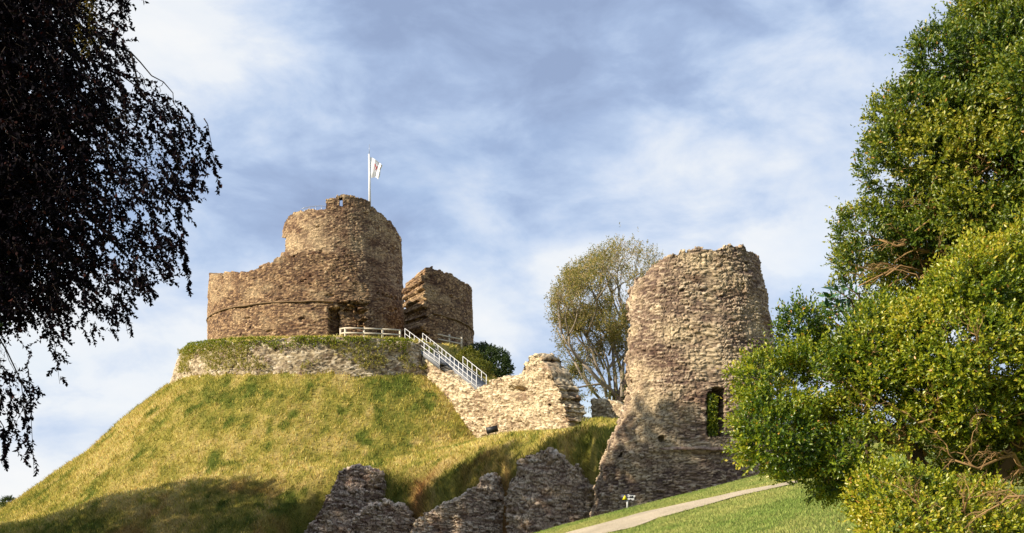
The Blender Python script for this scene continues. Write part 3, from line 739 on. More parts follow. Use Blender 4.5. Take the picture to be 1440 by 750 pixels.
def carve_g(V, N_):
    px, py = gpos(V); f_ = V[:, 1] < 51.0
    wob = fbm(px / 5, py / 5, 0, 3, 95) * 1.0
    door = (px > 995 + wob) & (px < 1018.5 + wob * .5) & (py > 544.5 + wob + np.abs(px - 1007) * .12) & (py < 613.5) & ((px > 1001) | (py > 551 + wob)) & f_
    D = np.zeros_like(V); D[:, 1] += door * 1.45
    for (hx, hy, rx, ry, dd) in ((930, 617, 5, 4.5, .6), (868, 639, 7, 4.5, .6), (990, 486, 22, 7, .0), (1042, 404, 5, 6, .12)):
        D[:, 1] += dd * (((px - hx) / rx) ** 2 + ((py - hy) / ry) ** 2 + wob * .25 < 1) * f_
    # set-back of the masonry above the offset, shallow robbed face below it
    D[:, 1] += .16 * sstep(632, 640, py) * sstep(893, 935, px + wob * 3) * f_ + .10 * sstep(700, 640, py) * f_ * 0
    return D
masonry('stonework', V, Q, M['tower'], gt, (.27, .27, .075), .105, .15, 1.5, 95, carve=carve_g, hollow=.6)
# projecting offset course
mb = MB(); n = 60; pts_px = np.linspace(896, 1086, n)
Vv = []
for i, px in enumerate(pts_px):
    Xc = X_(px, 50.1); u_ = (Xc - 9.45) / 3.6; cs_ = max(0., 1 - abs(np.clip(u_, -1, 1)) ** (2 / ex)) ** (ex / 2)
    yy = 53.2 - 3.4 * cs_; pyc = np.interp(px, [896, 960, 1086], [631, 630, 633]) + 1.0 * float(vnoise(np.array([px / 8.]), 0, 0)[0])
    zc_ = (705 - pyc) / F * yy
    w_ = .14 + .05 * float(vnoise(np.array([px / 4.]), 3, 0)[0])
    Vv += [(Xc, yy - w_ - .05, zc_ - .09), (Xc, yy - w_, zc_ + .04), (Xc, yy + .35, zc_ + .16), (Xc, yy + .35, zc_ - .09)]
Qv = [(i * 4 + j, i * 4 + (j + 1) % 4, (i + 1) * 4 + (j + 1) % 4, (i + 1) * 4 + j) for i in range(n - 1) for j in range(4)]
make_mesh('offset_course', np.array(Vv), np.array(Qv), M['ruin'], gt, attrs={'rnd': np.repeat(rng.uniform(.1, .5, n), 4), 'gap': np.zeros(n * 4)})

# ---- low ruined chunks in the bank
def chunk(label, px0, px1, Y, top, seed, thick=3.2, el=None, er=None, lean=.12, skew=0, zb=-5.2, nu=190, nv=130, mat='ruin'):
    fr, bk = plan_wall((X_(px0, Y), Y + skew), (X_(px1, Y), Y - skew), lambda px, y, s: Z_(tab(px, top), y) + jag(s, .34, .45, seed + 1) + jag(s, .2, .2, seed + 2), zb, nu, nv, thick,
                       endl=el, endr=er, lean=lean)
    # round the plan: ends fall back
    w = np.linspace(-1, 1, nu)[:, None]; fr[..., 1] += .7 * np.abs(w) ** 4
    V, Q = slab(fr, bk, 16, bulge=.05)
    t_ = thing('ruined_wall', label, 'ruined wall', (X_((px0 + px1) / 2, Y), Y, -4), 'broken wall stumps in the bank')
    masonry('stonework', V, Q, M[mat], t_, (.36, .36, .095), .14, .32, 1.2, seed, tilt=.12)
zpy = lambda py, Y: Z_(py, Y)
chunk('dark ragged wall stump farthest left, peaked, below the shaded grass bank', 430, 548, 69.5, [(430, 752), (450, 712), (464, 682), (473, 667), (486, 662), (500, 655), (512, 653), (526, 657), (534, 668), (541, 690), (550, 705)], 201,
      el=lambda Z: jag(Z, .5, .3, 5), er=lambda Z: tab(Z, [(-5, 1.0), (-1, .4), (1, 0)]) + jag(Z, .4, .3, 6), zb=-6)
chunk('pale topped lower wall stump leaning out in front of the peaked leftmost one', 480, 586, 65.5, [(478, 745), (500, 722), (514, 708), (538, 701), (556, 707), (570, 718), (582, 735), (590, 742)], 211,
      el=lambda Z: jag(Z, .4, .3, 7), er=lambda Z: jag(Z, .4, .3, 8), zb=-6, mat='ruinpale')
chunk('wedge shaped wall stump rising to the right, between the cleft and the low pale stump', 574, 707, 62.5, [(574, 748), (585, 735), (600, 724), (620, 710), (640, 698), (660, 685), (675, 675), (688, 671.5), (697, 677), (703, 690), (707, 705)], 221,
      er=lambda Z: tab(Z, [(-6, .25), (-2, .15), (1, 0)]) + jag(Z, .25, .3, 9), skew=.4, mat='ruinpale')
chunk('tall flat topped wall stump next to the foot of the gatehouse tower', 711, 852, 59.0, [(709, 690), (713, 668), (722, 650), (733, 641), (748, 634.5), (765, 634), (784, 637), (796, 646), (806, 655), (816, 664), (826, 682), (838, 690), (852, 705)], 231,
      el=lambda Z: tab(Z, [(-5, .7), (-2, .2), (0, 0), (3, 0)]) + jag(Z, .3, .3, 10), er=lambda Z: jag(Z, .3, .3, 11), skew=.6, mat='ruinpale')

# ------------------------------------------------------------------ steps, handrails, fences
def rail_run(name_obj, parent, P0, P1, h, n, rails=(1.0, .5), mat=None, r_post=.035, r_rail=.028):
    P0, P1 = Vector(P0), Vector(P1)
    for k in range(n):
        p_ = P0.lerp(P1, k / (n - 1)); mb = MB(); mb.tube([p_ - Vector((0, 0, .35)), p_ + Vector((0, 0, h))], r_post, 6); mb.build('post', mat, parent)
    for f_ in rails:
        mb = MB(); mb.tube([P0 + Vector((0, 0, h * f_)), P1 + Vector((0, 0, h * f_))], r_rail, 6); mb.build('rail', mat, parent)
def handrail(label, a, b, h, n):
    t_ = thing('handrail', label, 'handrail', a, 'handrails of the motte steps'); rail_run('', t_, a, b, h, n, (1., .52, .12), M['rail']); return t_
a0, a1 = P_(569.5, 477, 93), P_(618, 514, 87.6)
b0, b1 = P_(594.5, 484, 94), P_(670, 546, 84.2)
c0, c1 = P_(651, 521, 89.5), P_(684, 548, 86)
handrail('white tube handrail at the outer side of the upper steps, joined to the post fence', a0, a1, .98, 8)
handrail('longest white handrail, running the whole height of the steps', b0, b1, 1.02, 14)
handrail('short white handrail right of the lower steps, in front of the yellow bush', c0, c1, 1.25, 6)
st = thing('steps', 'flight of grey metal steps climbing the mound between white handrails', 'steps', b1)
def flight(p0, q0, p1, q1, n):
    for k in range(n):
        f0, f1 = k / n, (k + 1) / n
        A, B = p0.lerp(p1, f0), q0.lerp(q1, f0); A2, B2 = p0.lerp(p1, f1), q0.lerp(q1, f1)
        z = (A.z + B.z) / 2; dz = (A2.z + B2.z) / 2 - z
        mb = MB(); t_ = z - .02; lo = t_ + dz * 1.05
        c = [(A.x, A.y, t_), (B.x, B.y, t_), (B2.x, B2.y, t_), (A2.x, A2.y, t_)]
        mb.add(c + [(x_, y_, lo - .15) for x_, y_, _ in c], [(0, 1, 2, 3), (4, 7, 6, 5), (3, 2, 6, 7), (0, 3, 7, 4), (1, 5, 6, 2), (0, 4, 5, 1)])
        mb.build('step', M['tread'], st)
b_mid = b0.lerp(b1, .42)
flight(a0, b0, a1, b_mid + Vector((0.9, .6, .0)), 24)
off_ = Vector((1.4, 1.0, 0))
flight(b0.lerp(b1, .30), b0.lerp(b1, .30) + off_, b1, b1 + off_, 30)
for (p_, q_2) in ((a0, a1), (b0, b1)):
    mb = MB(); mb.bar(p_ - Vector((0, .02, .16)), q_2 - Vector((0, .02, .16)), .05, .34); mb.build('stringer', M['tread'], st)
def fence(label, pts, h, rails=(.95, .5), grp='timber post fences on the mound'):
    t_ = thing('post_fence', label, 'fence', pts[0], grp)
    for p_ in pts:
        mb = MB(); mb.bar(p_ - Vector((0, 0, .4)), p_ + Vector((0, 0, h)), .17, .17, up=(0, 1, 0)); mb.build('post', M['timber'], t_)
    for f_ in rails:
        for p_, q in zip(pts[:-1], pts[1:]):
            mb = MB(); mb.bar(p_ + Vector((0, -.11, h * f_)), q + Vector((0, -.11, h * f_)), .05, .13); mb.build('rail', M['timber'], t_)
def gp(px, Y):
    x_ = X_(px, Y); return Vector((x_, Y, float(H(x_, Y))))
fence('cream timber fence of two rails at the top of the mound, left of the steps', [gp(479, 91.0), gp(485.5, 89.0), gp(512, 89.4), gp(538, 90.2), gp(562.5, 91.4)], .95)
fence('low timber fence with a sagging rail below the right fragment of the keep', [P_(613, 481, 96.5), P_(632, 485, 97), P_(649, 488.5, 97)], 1.0, (.75, .3))

# ---- floodlight on the terrace
fl_ = thing('floodlight', 'small black box floodlight on the grass at the foot of the pale wall', 'floodlight', P_(692, 622, 80))
c = gp(692, 79.5); c.z += .75
mb = MB(); mb.bar(c + Vector((-.46, 0, -.08)), c + Vector((.46, 0, .12)), .34, .50); mb.build('housing', M['black'], fl_)
mb = MB(); mb.tube([c + Vector((-.3, .1, -.1)), c + Vector((-.3, .1, -1.1))], .04); mb.build('bracket', M['black'], fl_)
mb = MB(); mb.tube([c + Vector((.3, .1, -.1)), c + Vector((.3, .1, -1.1))], .04); mb.build('bracket', M['black'], fl_)

# ---- warning sign
sg = thing('warning_sign', 'small dark warning sign with a yellow triangle at the edge of the lawn', 'warning sign', (X_(882, 24.6), 24.6, 0))
Ys = 24.4
mb = MB(); mb.tube([P_(882.2, 716, Ys), P_(882.2, 698, Ys)], .022, 8); mb.build('post', M['rail'], sg)
c = P_(883, 699.6, Ys - .04); pw, ph = 18.5 / F * Ys, 8.6 / F * Ys
mb = MB(); mb.bar(c - Vector((pw / 2, 0, 0)), c + Vector((pw / 2, 0, 0)), .015, ph); pl = mb.build('panel', M['signdark'], sg)
tc_ = P_(878.6, 699.8, Ys - .055); s_ = .060
tri = [(tc_.x - s_, tc_.y, tc_.z - s_ * .85), (tc_.x + s_, tc_.y, tc_.z - s_ * .85), (tc_.x, tc_.y, tc_.z + s_ * .95)]
mb = MB(); mb.add(tri + [(a, b_ + .006, c2) for a, b_, c2 in tri], T=[(0, 1, 2), (5, 4, 3)], Q=[(0, 3, 4, 1), (1, 4, 5, 2), (2, 5, 3, 0)]); mb.build('warning_triangle', M['yellow'], sg)
mb = MB(); mb.bar(tc_ + Vector((0, -.004, .018)), tc_ + Vector((0, -.004, -.018)), .008, .003); mb.box(tc_ + Vector((0, -.004, -.032)), (.008, .003, .008)); mb.build('exclamation_mark', M['black'], sg)
for txt, py in (('Steep', 697.4), ('drop', 701.6)):
    cu = bpy.data.curves.new('lettering', 'FONT'); cu.body = txt; cu.size = .085; cu.extrude = .001; cu.offset = .0022; cu.align_x = 'LEFT'; cu.align_y = 'CENTER'
    tmp = bpy.data.objects.new('tmp', cu); COL.objects.link(tmp); bpy.context.view_layer.update()
    me = bpy.data.meshes.new_from_object(tmp.evaluated_get(bpy.context.evaluated_depsgraph_get())); bpy.data.objects.remove(tmp)
    me.materials.clear(); me.materials.append(M['white']); to = bpy.data.objects.new('lettering', me); COL.objects.link(to); to.parent = sg
    to.rotation_euler = (R(90), 0, 0); to.location = P_(882.4, py, Ys - .055) - Vector(sg.location)

# ------------------------------------------------------------------ foliage
def unit(v): return v / (np.linalg.norm(v, axis=-1, keepdims=True) + 1e-9)
def leaf_mesh(name, C, D, Nn, L, Wd, rnd, mat, parent, fold=.25):
    """one folded leaf per row: centre-base C, axis D, normal Nn"""
    D = unit(D); S = unit(np.cross(D, Nn)); Nn = np.cross(S, D)
    L = L[:, None]; Wd = Wd[:, None]
    p0 = C; p1 = C + D * L * .45 + S * Wd * .5 + Nn * Wd * fold; p2 = C + D * L; p3 = C + D * L * .45 - S * Wd * .5 + Nn * Wd * fold
    V = np.stack([p0, p1, p2, p3], 1).reshape(-1, 3); k = np.arange(len(C)) * 4
    T = np.concatenate([np.stack([k, k + 1, k + 2], 1), np.stack([k, k + 2, k + 3], 1)])
    return make_mesh(name, V, T, mat, parent, attrs={'rnd': np.repeat(rnd, 4)})
def rdir(n):
    return unit(rng.normal(size=(n, 3)))
def sprig_leaves(B, D, length, per, leafL, leafW, spread=.9, droop=0):
    """leaves in pairs along short twigs starting at B in direction D"""
    n = len(B); D = unit(D)
    t_ = (np.arange(per) + .6) / per
    C = B[:, None, :] + D[:, None, :] * (length[:, None] * t_[None, :])[:, :, None]
    side = unit(np.cross(D, rdir(n)))[:, None, :]; bi = np.cross(D[:, None, :], side)
    ph = (np.arange(per) * 2.4)[None, :, None] + rng.uniform(0, 6.28, (n, 1, 1))
    out_ = side * np.cos(ph) + bi * np.sin(ph)
    LD = unit(out_ * spread + D[:, None, :] * (.75 + .5 * t_[None, :, None]) + rng.normal(0, .22, (n, per, 3)) + np.array([0, 0, -droop]))
    NN_ = unit(np.cross(np.cross(LD, D[:, None, :]), LD) * 1.0 + D[:, None, :] * .8 + rng.normal(0, .35, (n, per, 3)))
    return C.reshape(-1, 3), LD.reshape(-1, 3), NN_.reshape(-1, 3)

# ---- the big box bush at the right
def lobe_points(lobes, density, bias=None, inner=0, noise_f=2.2, hole=.30, seed=300, back=.35):
    allp, alln = [], []
    for li_, (px, py, Y, r, rz) in enumerate(lobes):
        c = np.array(P_(px, py, Y)); n = int(density * 4 * np.pi * r * rz)
        d = rdir(n); rad = np.array([r, r * .9, rz])
        w = fbm(d[:, 0] * 2.3 + li_ * 7, d[:, 1] * 2.3, d[:, 2] * 2.3, 3, seed)
        w2 = fbm(d[:, 0] * 7 + li_ * 3, d[:, 1] * 7, d[:, 2] * 7, 2, seed + 1)
        p = c + d * rad * (1 + .24 * w + .22 * w2 - np.abs(rng.normal(0, .055, n)) - (rng.random(n) < .25) * rng.uniform(0, .25, n))[:, None]
        keep_ = np.ones(n, bool)
        for lj, (px2, py2, Y2, r2, rz2) in enumerate(lobes):
            if lj == li_: continue
            c2 = np.array(P_(px2, py2, Y2)); q = (p - c2) / np.array([r2, r2 * .9, rz2]); keep_ &= (np.linalg.norm(q, axis=1) > .80)
        keep_ &= ~((d[:, 1] > .35) & (rng.random(n) > back))
        hn = fbm(p[:, 0] * noise_f, p[:, 1] * noise_f, p[:, 2] * noise_f, 3, seed + 7)
        keep_ &= hn < hole + rng.normal(0, .05, n)
        allp.append(p[keep_]); alln.append(unit(d / rad)[keep_])
        ni = int(n * inner); di = rdir(ni); pi_ = c + di * rad * rng.uniform(.35, .88, ni)[:, None]
        allp.append(pi_); alln.append(di)
    return np.concatenate(allp), np.concatenate(alln)
def clumps(lobes, seed, r0=.11, r1=.25, cover=.52):
    rr = np.random.default_rng(seed); o_ = []
    for (px, py, Y, r, rz) in lobes:
        c = np.array(P_(px, py, Y)); k = max(4, int(cover * 4 * r * rz / (.5 * (r0 + r1)) ** 2)); d = rr.normal(size=(k, 3)); d /= np.linalg.norm(d, axis=1, keepdims=True)
        for i in range(k):
            if d[i, 1] > .6: continue
            q = rr.uniform(r0, r1); p = c + d[i] * np.array([r, r * .9, rz]) * rr.uniform(.62, .98)
            o_.append((720 + F * p[0] / p[1], 705 - F * p[2] / p[1], p[1], q * rr.uniform(.9, 1.25), q * rr.uniform(.7, 1.0)))
    return o_
def shrub(t_, lobes, density, mat, leafL=.026, sprigL=.085, per=9, seed=300, hole=.30, warm=0, bands=(), depth_cut=99):
    P, N_ = lobe_points(clumps(lobes, seed), density, seed=seed, hole=hole, inner=.0, back=.4)
    P2, N2 = lobe_points([(a, b_, c_, d_ * .62, e_ * .62) for a, b_, c_, d_, e_ in lobes], density * .30, seed=seed + 2, hole=.6, back=.6)
    P, N_ = np.concatenate([P, P2]), np.concatenate([N_, N2])
    px = 720 + F * P[:, 0] / P[:, 1]; py = 705 - F * P[:, 2] / P[:, 1]
    for (bx, by, rx, ry, amt) in bands:       # bare hollows where old wood shows
        m = (((px - bx) / rx) ** 2 + ((py - by) / ry) ** 2 + fbm(P[:, 0] * 4, P[:, 1] * 4, P[:, 2] * 4, 3, 9) * .7 < 1) & (rng.random(len(P)) < amt)
        m &= P[:, 1] < depth_cut
        P, N_, px, py = P[~m], N_[~m], px[~m], py[~m]
    n = len(P)
    D = unit(N_ * .95 + np.array([-.05, -.1, .45]) + rng.normal(0, .36, (n, 3)))
    ln = sprigL * rng.uniform(.6, 1.6, n) * np.where(rng.random(n) < .10, 2.1, 1)
    C, LD, NN_ = sprig_leaves(P - D * ln[:, None] * .4, D, ln, per, 0, 0)
    m = len(C); tone = np.repeat(fbm(P[:, 0] * 1.6, P[:, 1] * 1.6, P[:, 2] * 1.6, 3, seed + 3), per)
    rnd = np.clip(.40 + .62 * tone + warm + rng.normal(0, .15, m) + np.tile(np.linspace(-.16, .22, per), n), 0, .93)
    rnd = np.where(rng.random(m) < .012, 1.0, rnd)
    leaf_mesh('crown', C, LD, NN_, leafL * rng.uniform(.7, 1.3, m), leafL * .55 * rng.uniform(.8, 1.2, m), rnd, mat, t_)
    return n
def branches(t_, name, specs, mat, seed=1, side=True, ok=None, sides=5, tw=1):
    """specs: list of (start, end, radius); each a wandering stem with side twigs"""
    rr = random.Random(seed); mb = MB()
    def stem(p, q, r0, depth):
        n = 7; pts = []; d = q - p; L = d.length
        for k in range(n + 1):
            f_ = k / n; j = Vector((rr.gauss(0, 1), rr.gauss(0, 1), rr.gauss(0, 1))) * L * .03 * (0 if k in (0,) else 1)
            pts.append(p + d * f_ + j + Vector((0, 0, L * .10 * math.sin(f_ * math.pi))))
        mb.tube(pts, [r0 * (1 - .75 * k / n) for k in range(n + 1)], sides if depth < 2 else 4)
        if side and depth < 3:
            for k in range(2, n + 1):
                for _ in range(2 if depth == 0 else 1):
                    if rr.random() < .8:
                        dirn = (d.normalized() + Vector((rr.gauss(0, .6), rr.gauss(0, .6), rr.gauss(0, .5)))).normalized()
                        e_ = pts[k] + dirn * L * rr.uniform(.22, .42) * tw
                        if ok is None or ok(720 + F * e_.x / e_.y, 705 - F * e_.z / e_.y): stem(pts[k], e_, r0 * (1 - .7 * k / n) * .62, depth + 1)
    for p, q, r0 in specs: stem(Vector(p), Vector(q), r0, 0)
    return mb.build(name, mat, t_, True)

sh_ok = lambda a, b: a > tab(b, [(0, 1350), (100, 1275), (200, 1215), (300, 1205), (380, 1180), (410, 1200), (450, 1175), (500, 1120), (560, 1070), (620, 1050), (680, 1100), (750, 1220)])
tall = thing('evergreen_shrub', 'tall dark green small-leaved evergreen bush filling the upper right corner, with bare twigs under it', 'evergreen bush', (3.9, 8.3, -.5), 'small-leaved evergreen bushes')
tl = [(1485, -30, 7.9, .62, .75), (1365, 135, 7.6, .46, .55), (1318, 215, 7.5, .44, .55), (1440, 130, 7.4, .60, .7), (1288, 290, 7.5, .36, .45), (1242, 350, 7.7, .20, .20), (1500, 60, 7.8, .9, 1.0),
      (1360, 290, 7.3, .40, .5), (1450, 300, 7.1, .52, .62), (1490, 20, 7.4, .6, .8), (1480, 180, 6.9, .5, .7), (1432, 50, 7.6, .40, .5), (1440, 400, 7.4, .45, .5), (1350, 380, 8.1, .5, .4), (1340, 220, 7.4, .45, .55), (1282, 190, 7.7, .22, .28), (1265, 330, 7.8, .26, .22), (1520, 330, 7.6, .8, .9), (1310, 330, 8.0, .4, .22), (1345, 200, 8.3, .5, .6), (1370, 280, 8.4, .5, .5), (1440, 100, 8.3, .6, .6), (1290, 390, 8.4, .6, .35), (1240, 385, 8.4, .26, .20)]
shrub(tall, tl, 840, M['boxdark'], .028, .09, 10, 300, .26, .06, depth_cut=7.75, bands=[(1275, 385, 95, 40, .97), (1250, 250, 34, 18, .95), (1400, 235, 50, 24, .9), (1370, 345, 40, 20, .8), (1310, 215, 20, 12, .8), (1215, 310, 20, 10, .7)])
branches(tall, 'branches', [(P_(1420, 420, 7.9), P_(1235, 375, 7.5), .022), (P_(1400, 410, 8.0), P_(1205, 398, 7.5), .020), (P_(1390, 400, 7.6), P_(1230, 340, 7.35), .022), (P_(1430, 330, 7.8), P_(1290, 320, 7.2), .022),
    (P_(1440, 260, 7.8), P_(1370, 190, 7.2), .02), (P_(1420, 410, 7.8), P_(1280, 398, 7.1), .02), (P_(1460, 300, 7.6), P_(1380, 240, 7.0), .022), (P_(1400, 280, 7.8), P_(1310, 260, 7.2), .018)], M['twig'], 4, ok=sh_ok, tw=.8)
mb = MB(); mb.tube([(4.5, 8.5, -1.2), (4.5, 8.5, 1.0), (4.4, 8.4, 2.6), (4.3, 8.3, 4.0)], [.13, .10, .07, .03], 8)
for k in range(14):
    z0 = 1.0 + k * .22; a = k * 2.4; mb.tube([(4.15, 8.2, z0), (4.15 + math.cos(a) * .5, 8.2 + math.sin(a) * .4, z0 + .35), (4.15 + math.cos(a) * .95, 8.2 + math.sin(a) * .7, z0 + .5)], [.045, .03, .012], 6)
mb.build('trunk', M['bark'], tall, True)

broad = thing('evergreen_shrub', 'broad sunlit yellow-green evergreen bush that hides the right side of the stone tower', 'evergreen bush', (2.9, 7.0, -.8), 'small-leaved evergreen bushes')
bl = [(1165, 500, 6.9, .36, .32), (1105, 575, 6.8, .30, .28), (1078, 618, 6.7, .22, .26), (1230, 465, 6.9, .36, .24), (1300, 490, 6.8, .40, .36), (1210, 540, 6.7, .36, .30), (1140, 640, 6.6, .32, .24), (1215, 620, 6.9, .30, .30),
      (1400, 440, 6.5, .44, .42), (1370, 530, 6.4, .44, .36), (1440, 560, 6.3, .40, .40), (1290, 580, 6.6, .34, .28), (1480, 460, 6.6, .6, .6), (1165, 675, 6.8, .15, .10), (1330, 600, 6.6, .30, .22), (1250, 520, 6.8, .34, .3), (1340, 560, 6.9, .4, .34), (1420, 500, 6.7, .44, .4), (1455, 620, 6.9, .5, .34), (1120, 600, 6.75, .3, .26), (1380, 640, 7.3, .5, .3)]
shrub(broad, bl, 1080, M['box'], .0265, .09, 10, 340, .26, .06, depth_cut=6.9, bands=[(1215, 600, 70, 28, .55), (1265, 640, 60, 30, .7), (1330, 660, 110, 30, .85), (1420, 650, 60, 45, .85), (1350, 480, 30, 16, .7), (1165, 545, 40, 12, .8), (1250, 560, 26, 14, .9), (1110, 600, 20, 8, .6), (1410, 520, 34, 14, .7)])
branches(broad, 'branches', [(P_(1280, 650, 6.5), P_(1210, 570, 6.4), .010), (P_(1400, 560, 6.2), P_(1370, 470, 5.95), .012), (P_(1300, 640, 7.0), P_(1185, 540, 6.6), .025), (P_(1310, 660, 7.0), P_(1150, 600, 6.6), .022), (P_(1290, 600, 6.9), P_(1215, 500, 6.5), .02), (P_(1500, 640, 6.8), P_(1290, 590, 6.3), .024),
    (P_(1500, 700, 6.8), P_(1350, 650, 6.2), .022), (P_(1500, 560, 6.8), P_(1380, 600, 6.2), .02), (P_(1400, 590, 6.9), P_(1320, 470, 6.4), .02), (P_(1330, 680, 7.0), P_(1160, 680, 6.7), .024), (P_(1480, 740, 6.3), P_(1380, 712, 6.0), .018)], M['twig'], 8, ok=sh_ok, tw=.8)
mb = MB(); mb.tube([(3.05, 7.1, -1.3), (3.0, 7.0, -.3), (2.8, 6.95, .4)], [.09, .07, .05], 8); mb.tube([(3.05, 7.1, -.8), (2.5, 7.0, -.1), (2.0, 6.85, .3)], [.06, .045, .02], 8); mb.tube([(3.05, 7.05, -.6), (3.5, 6.9, .4), (3.6, 6.7, 1.2)], [.07, .05, .02], 8)
mb.build('trunk', M['bark'], broad, True)
low = thing('evergreen_shrub', 'low bright yellow-green evergreen bush in the bottom right corner', 'evergreen bush', (2.6, 5.6, -.9), 'small-leaved evergreen bushes')
ll_ = [(1300, 755, 5.7, .22, .16), (1355, 765, 5.6, .26, .15), (1270, 785, 5.6, .16, .16), (1420, 800, 5.5, .30, .15), (1330, 830, 5.6, .38, .26), (1420, 850, 5.6, .38, .26), (1262, 718, 5.8, .08, .10), (1310, 712, 5.9, .09, .09), (1365, 722, 5.8, .09, .08)]
shrub(low, ll_, 1000, M['box'], .026, .085, 10, 380, .42, .12)
branches(low, 'branches', [(P_(1330, 800, 5.7), P_(1280, 700, 5.4), .014), (P_(1360, 800, 5.7), P_(1360, 700, 5.4), .014), (P_(1480, 700, 5.3), P_(1370, 727, 5.25), .012)], M['twig'], 12)
mb = MB(); mb.tube([(2.6, 5.7, -1.2), (2.55, 5.65, -.5)], [.05, .03], 7); mb.build('trunk', M['bark'], low, True)
# larger dark leaves poking out between the two bushes
lau = thing('laurel_shrub', 'dark glossy large-leaved plant poking out at the left between the two evergreen bushes', 'shrub', (X_(1190, 7.6), 7.6, -.3))
B = []; Dd = []
for px, py in ((1172, 425), (1185, 408), (1196, 402), (1165, 442), (1180, 432), (1200, 420), (1176, 412), (1190, 440), (1168, 433)):
    B.append(P_(px + 12, py + 14, 7.6 + random.uniform(-.1, .1))); Dd.append((-.6 + random.gauss(0, .2), random.gauss(0, .2), .5))
B = np.array(B); Dd = np.array(Dd); C, LD, NN_ = sprig_leaves(B, Dd, np.full(len(B), .14), 6, 0, 0, 1.1, .35); m = len(C)
leaf_mesh('leaves', C, LD, NN_, rng.uniform(.09, .15, m), rng.uniform(.03, .045, m), rng.random(m), M['laurel'], lau)
mb = MB()
for b_, d_ in zip(B, Dd): mb.tube([Vector(b_) + Vector(d_) * .14, Vector(b_), (X_(1215, 7.8), 7.8, Z_(480, 7.8)), (X_(1225, 7.9), 7.9, -.6)], [.004, .007, .012, .02], 5)
mb.build('stems', M['bark'], lau, True)

# ---- copper beech hanging in from the left
be = thing('copper_beech', 'large copper beech with dark purple leaves hanging in at the left edge', 'copper beech', (-16.5, 24, -4.5))
env = [(-40, 318), (0, 300), (5, 190), (60, 195), (90, 205), (120, 235), (160, 270), (185, 290), (215, 302), (250, 306), (268, 295), (290, 278), (330, 268), (365, 272), (400, 266), (405, 235), (420, 215), (450, 195), (472, 175), (480, 150), (500, 100), (520, 92), (560, 60), (600, 56), (640, 54), (662, 45), (670, 10), (700, -20)]
envy = [e[0] for e in env[1:]]; envx = [e[1] for e in env[1:]]
N = 12100
px = rng.uniform(-130, 312, N); py = rng.uniform(-120, 640, N); px[:2600] = rng.uniform(-60, 1, 2600) + 150 * rng.random(2600) ** 1.5; py[:2600] = rng.uniform(-60, 440, 2600); core = np.arange(N) < 2600
lim = np.interp(py, envy[1:], envx[1:]); lim = np.where(py < 5, 190 + (5 - py) * .1, lim)
dens = np.clip((lim - px) / 210, 0, 1); patch = fbm(px / 30, py / 34, 0, 4, 401)
# boughs sweep in from the upper left and droop; lower left is a curtain of hanging shoots
ok = (px < lim - 6) & (rng.random(N) < .50 + .5 * dens) & ((patch < .05 + .62 * dens * sstep(640, 180, py) + .10) | core)
ok &= ~((px > 100) & (py > 480)) & ~((px > 45) & (py < 640) & (py > 520) & (patch > 0)) & ~((px > 60) & (py > 560))
ok &= ~((np.abs(px - tab(py, [(380, 108), (480, 96), (560, 90)])) < 10) & (py > 390))
ok &= ~((py > 440) & (rng.random(N) < .68)) & ~((py > 300) & (rng.random(N) < .12)) & ~((px > 55) & (py > 500))
px, py = px[ok], py[ok]; n = len(px); Yb = rng.uniform(19.5, 25, n)
B = np.stack([(px - 720) / F * Yb, Yb, (705 - py) / F * Yb], 1)
D = unit(np.stack([rng.normal(.45, .45, n), rng.normal(0, .35, n), rng.normal(-.65, .40, n)], 1))
ln = rng.uniform(.25, .65, n)
ex_ = 720 + F * (B[:, 0] + D[:, 0] * ln) / B[:, 1]; ey_ = 705 - F * (B[:, 2] + D[:, 2] * ln) / B[:, 1]
lim2 = np.interp(ey_, envy[1:], envx[1:]); g2 = (ex_ < lim2) | (ey_ < 0)
B, D, ln = B[g2], D[g2], ln[g2]; n = len(B)
C, LD, NN_ = sprig_leaves(B, D, ln, 12, 0, 0, 1.0, .2); m = len(C)
# special tips: the long thin shoots
tips = [((268, 160), (305, 232)), ((292, 175), (309, 270)), ((250, 330), (268, 412)), ((255, 300), (262, 380)), ((160, 380), (180, 470)), ((70, 430), (84, 540)), ((40, 520), (48, 665)), ((30, 540), (42, 640)), ((15, 560), (10, 640)), ((200, 380), (210, 420)),
        ((150, 400), (166, 455)), ((60, 380), (95, 470)), ((5, 600), (4, 655))]
Bs, Ds, Ls = [], [], []
for (a, b_) in tips:
    for k in range(9):
        f_ = k / 9; x_ = a[0] + (b_[0] - a[0]) * f_ + random.gauss(0, 3); y_ = a[1] + (b_[1] - a[1]) * f_
        Y = 21; p_ = P_(x_, y_, Y); d_ = P_(b_[0], b_[1], Y) - P_(a[0], a[1], Y)
        Bs.append(p_); Ds.append(d_.normalized() + Vector((random.gauss(0, .3), random.gauss(0, .3), -.1))); Ls.append(max(.18, d_.length / 8))
C2, LD2, N2 = sprig_leaves(np.array(Bs), np.array(Ds), np.array(Ls), 9, 0, 0, 1.0, .2)
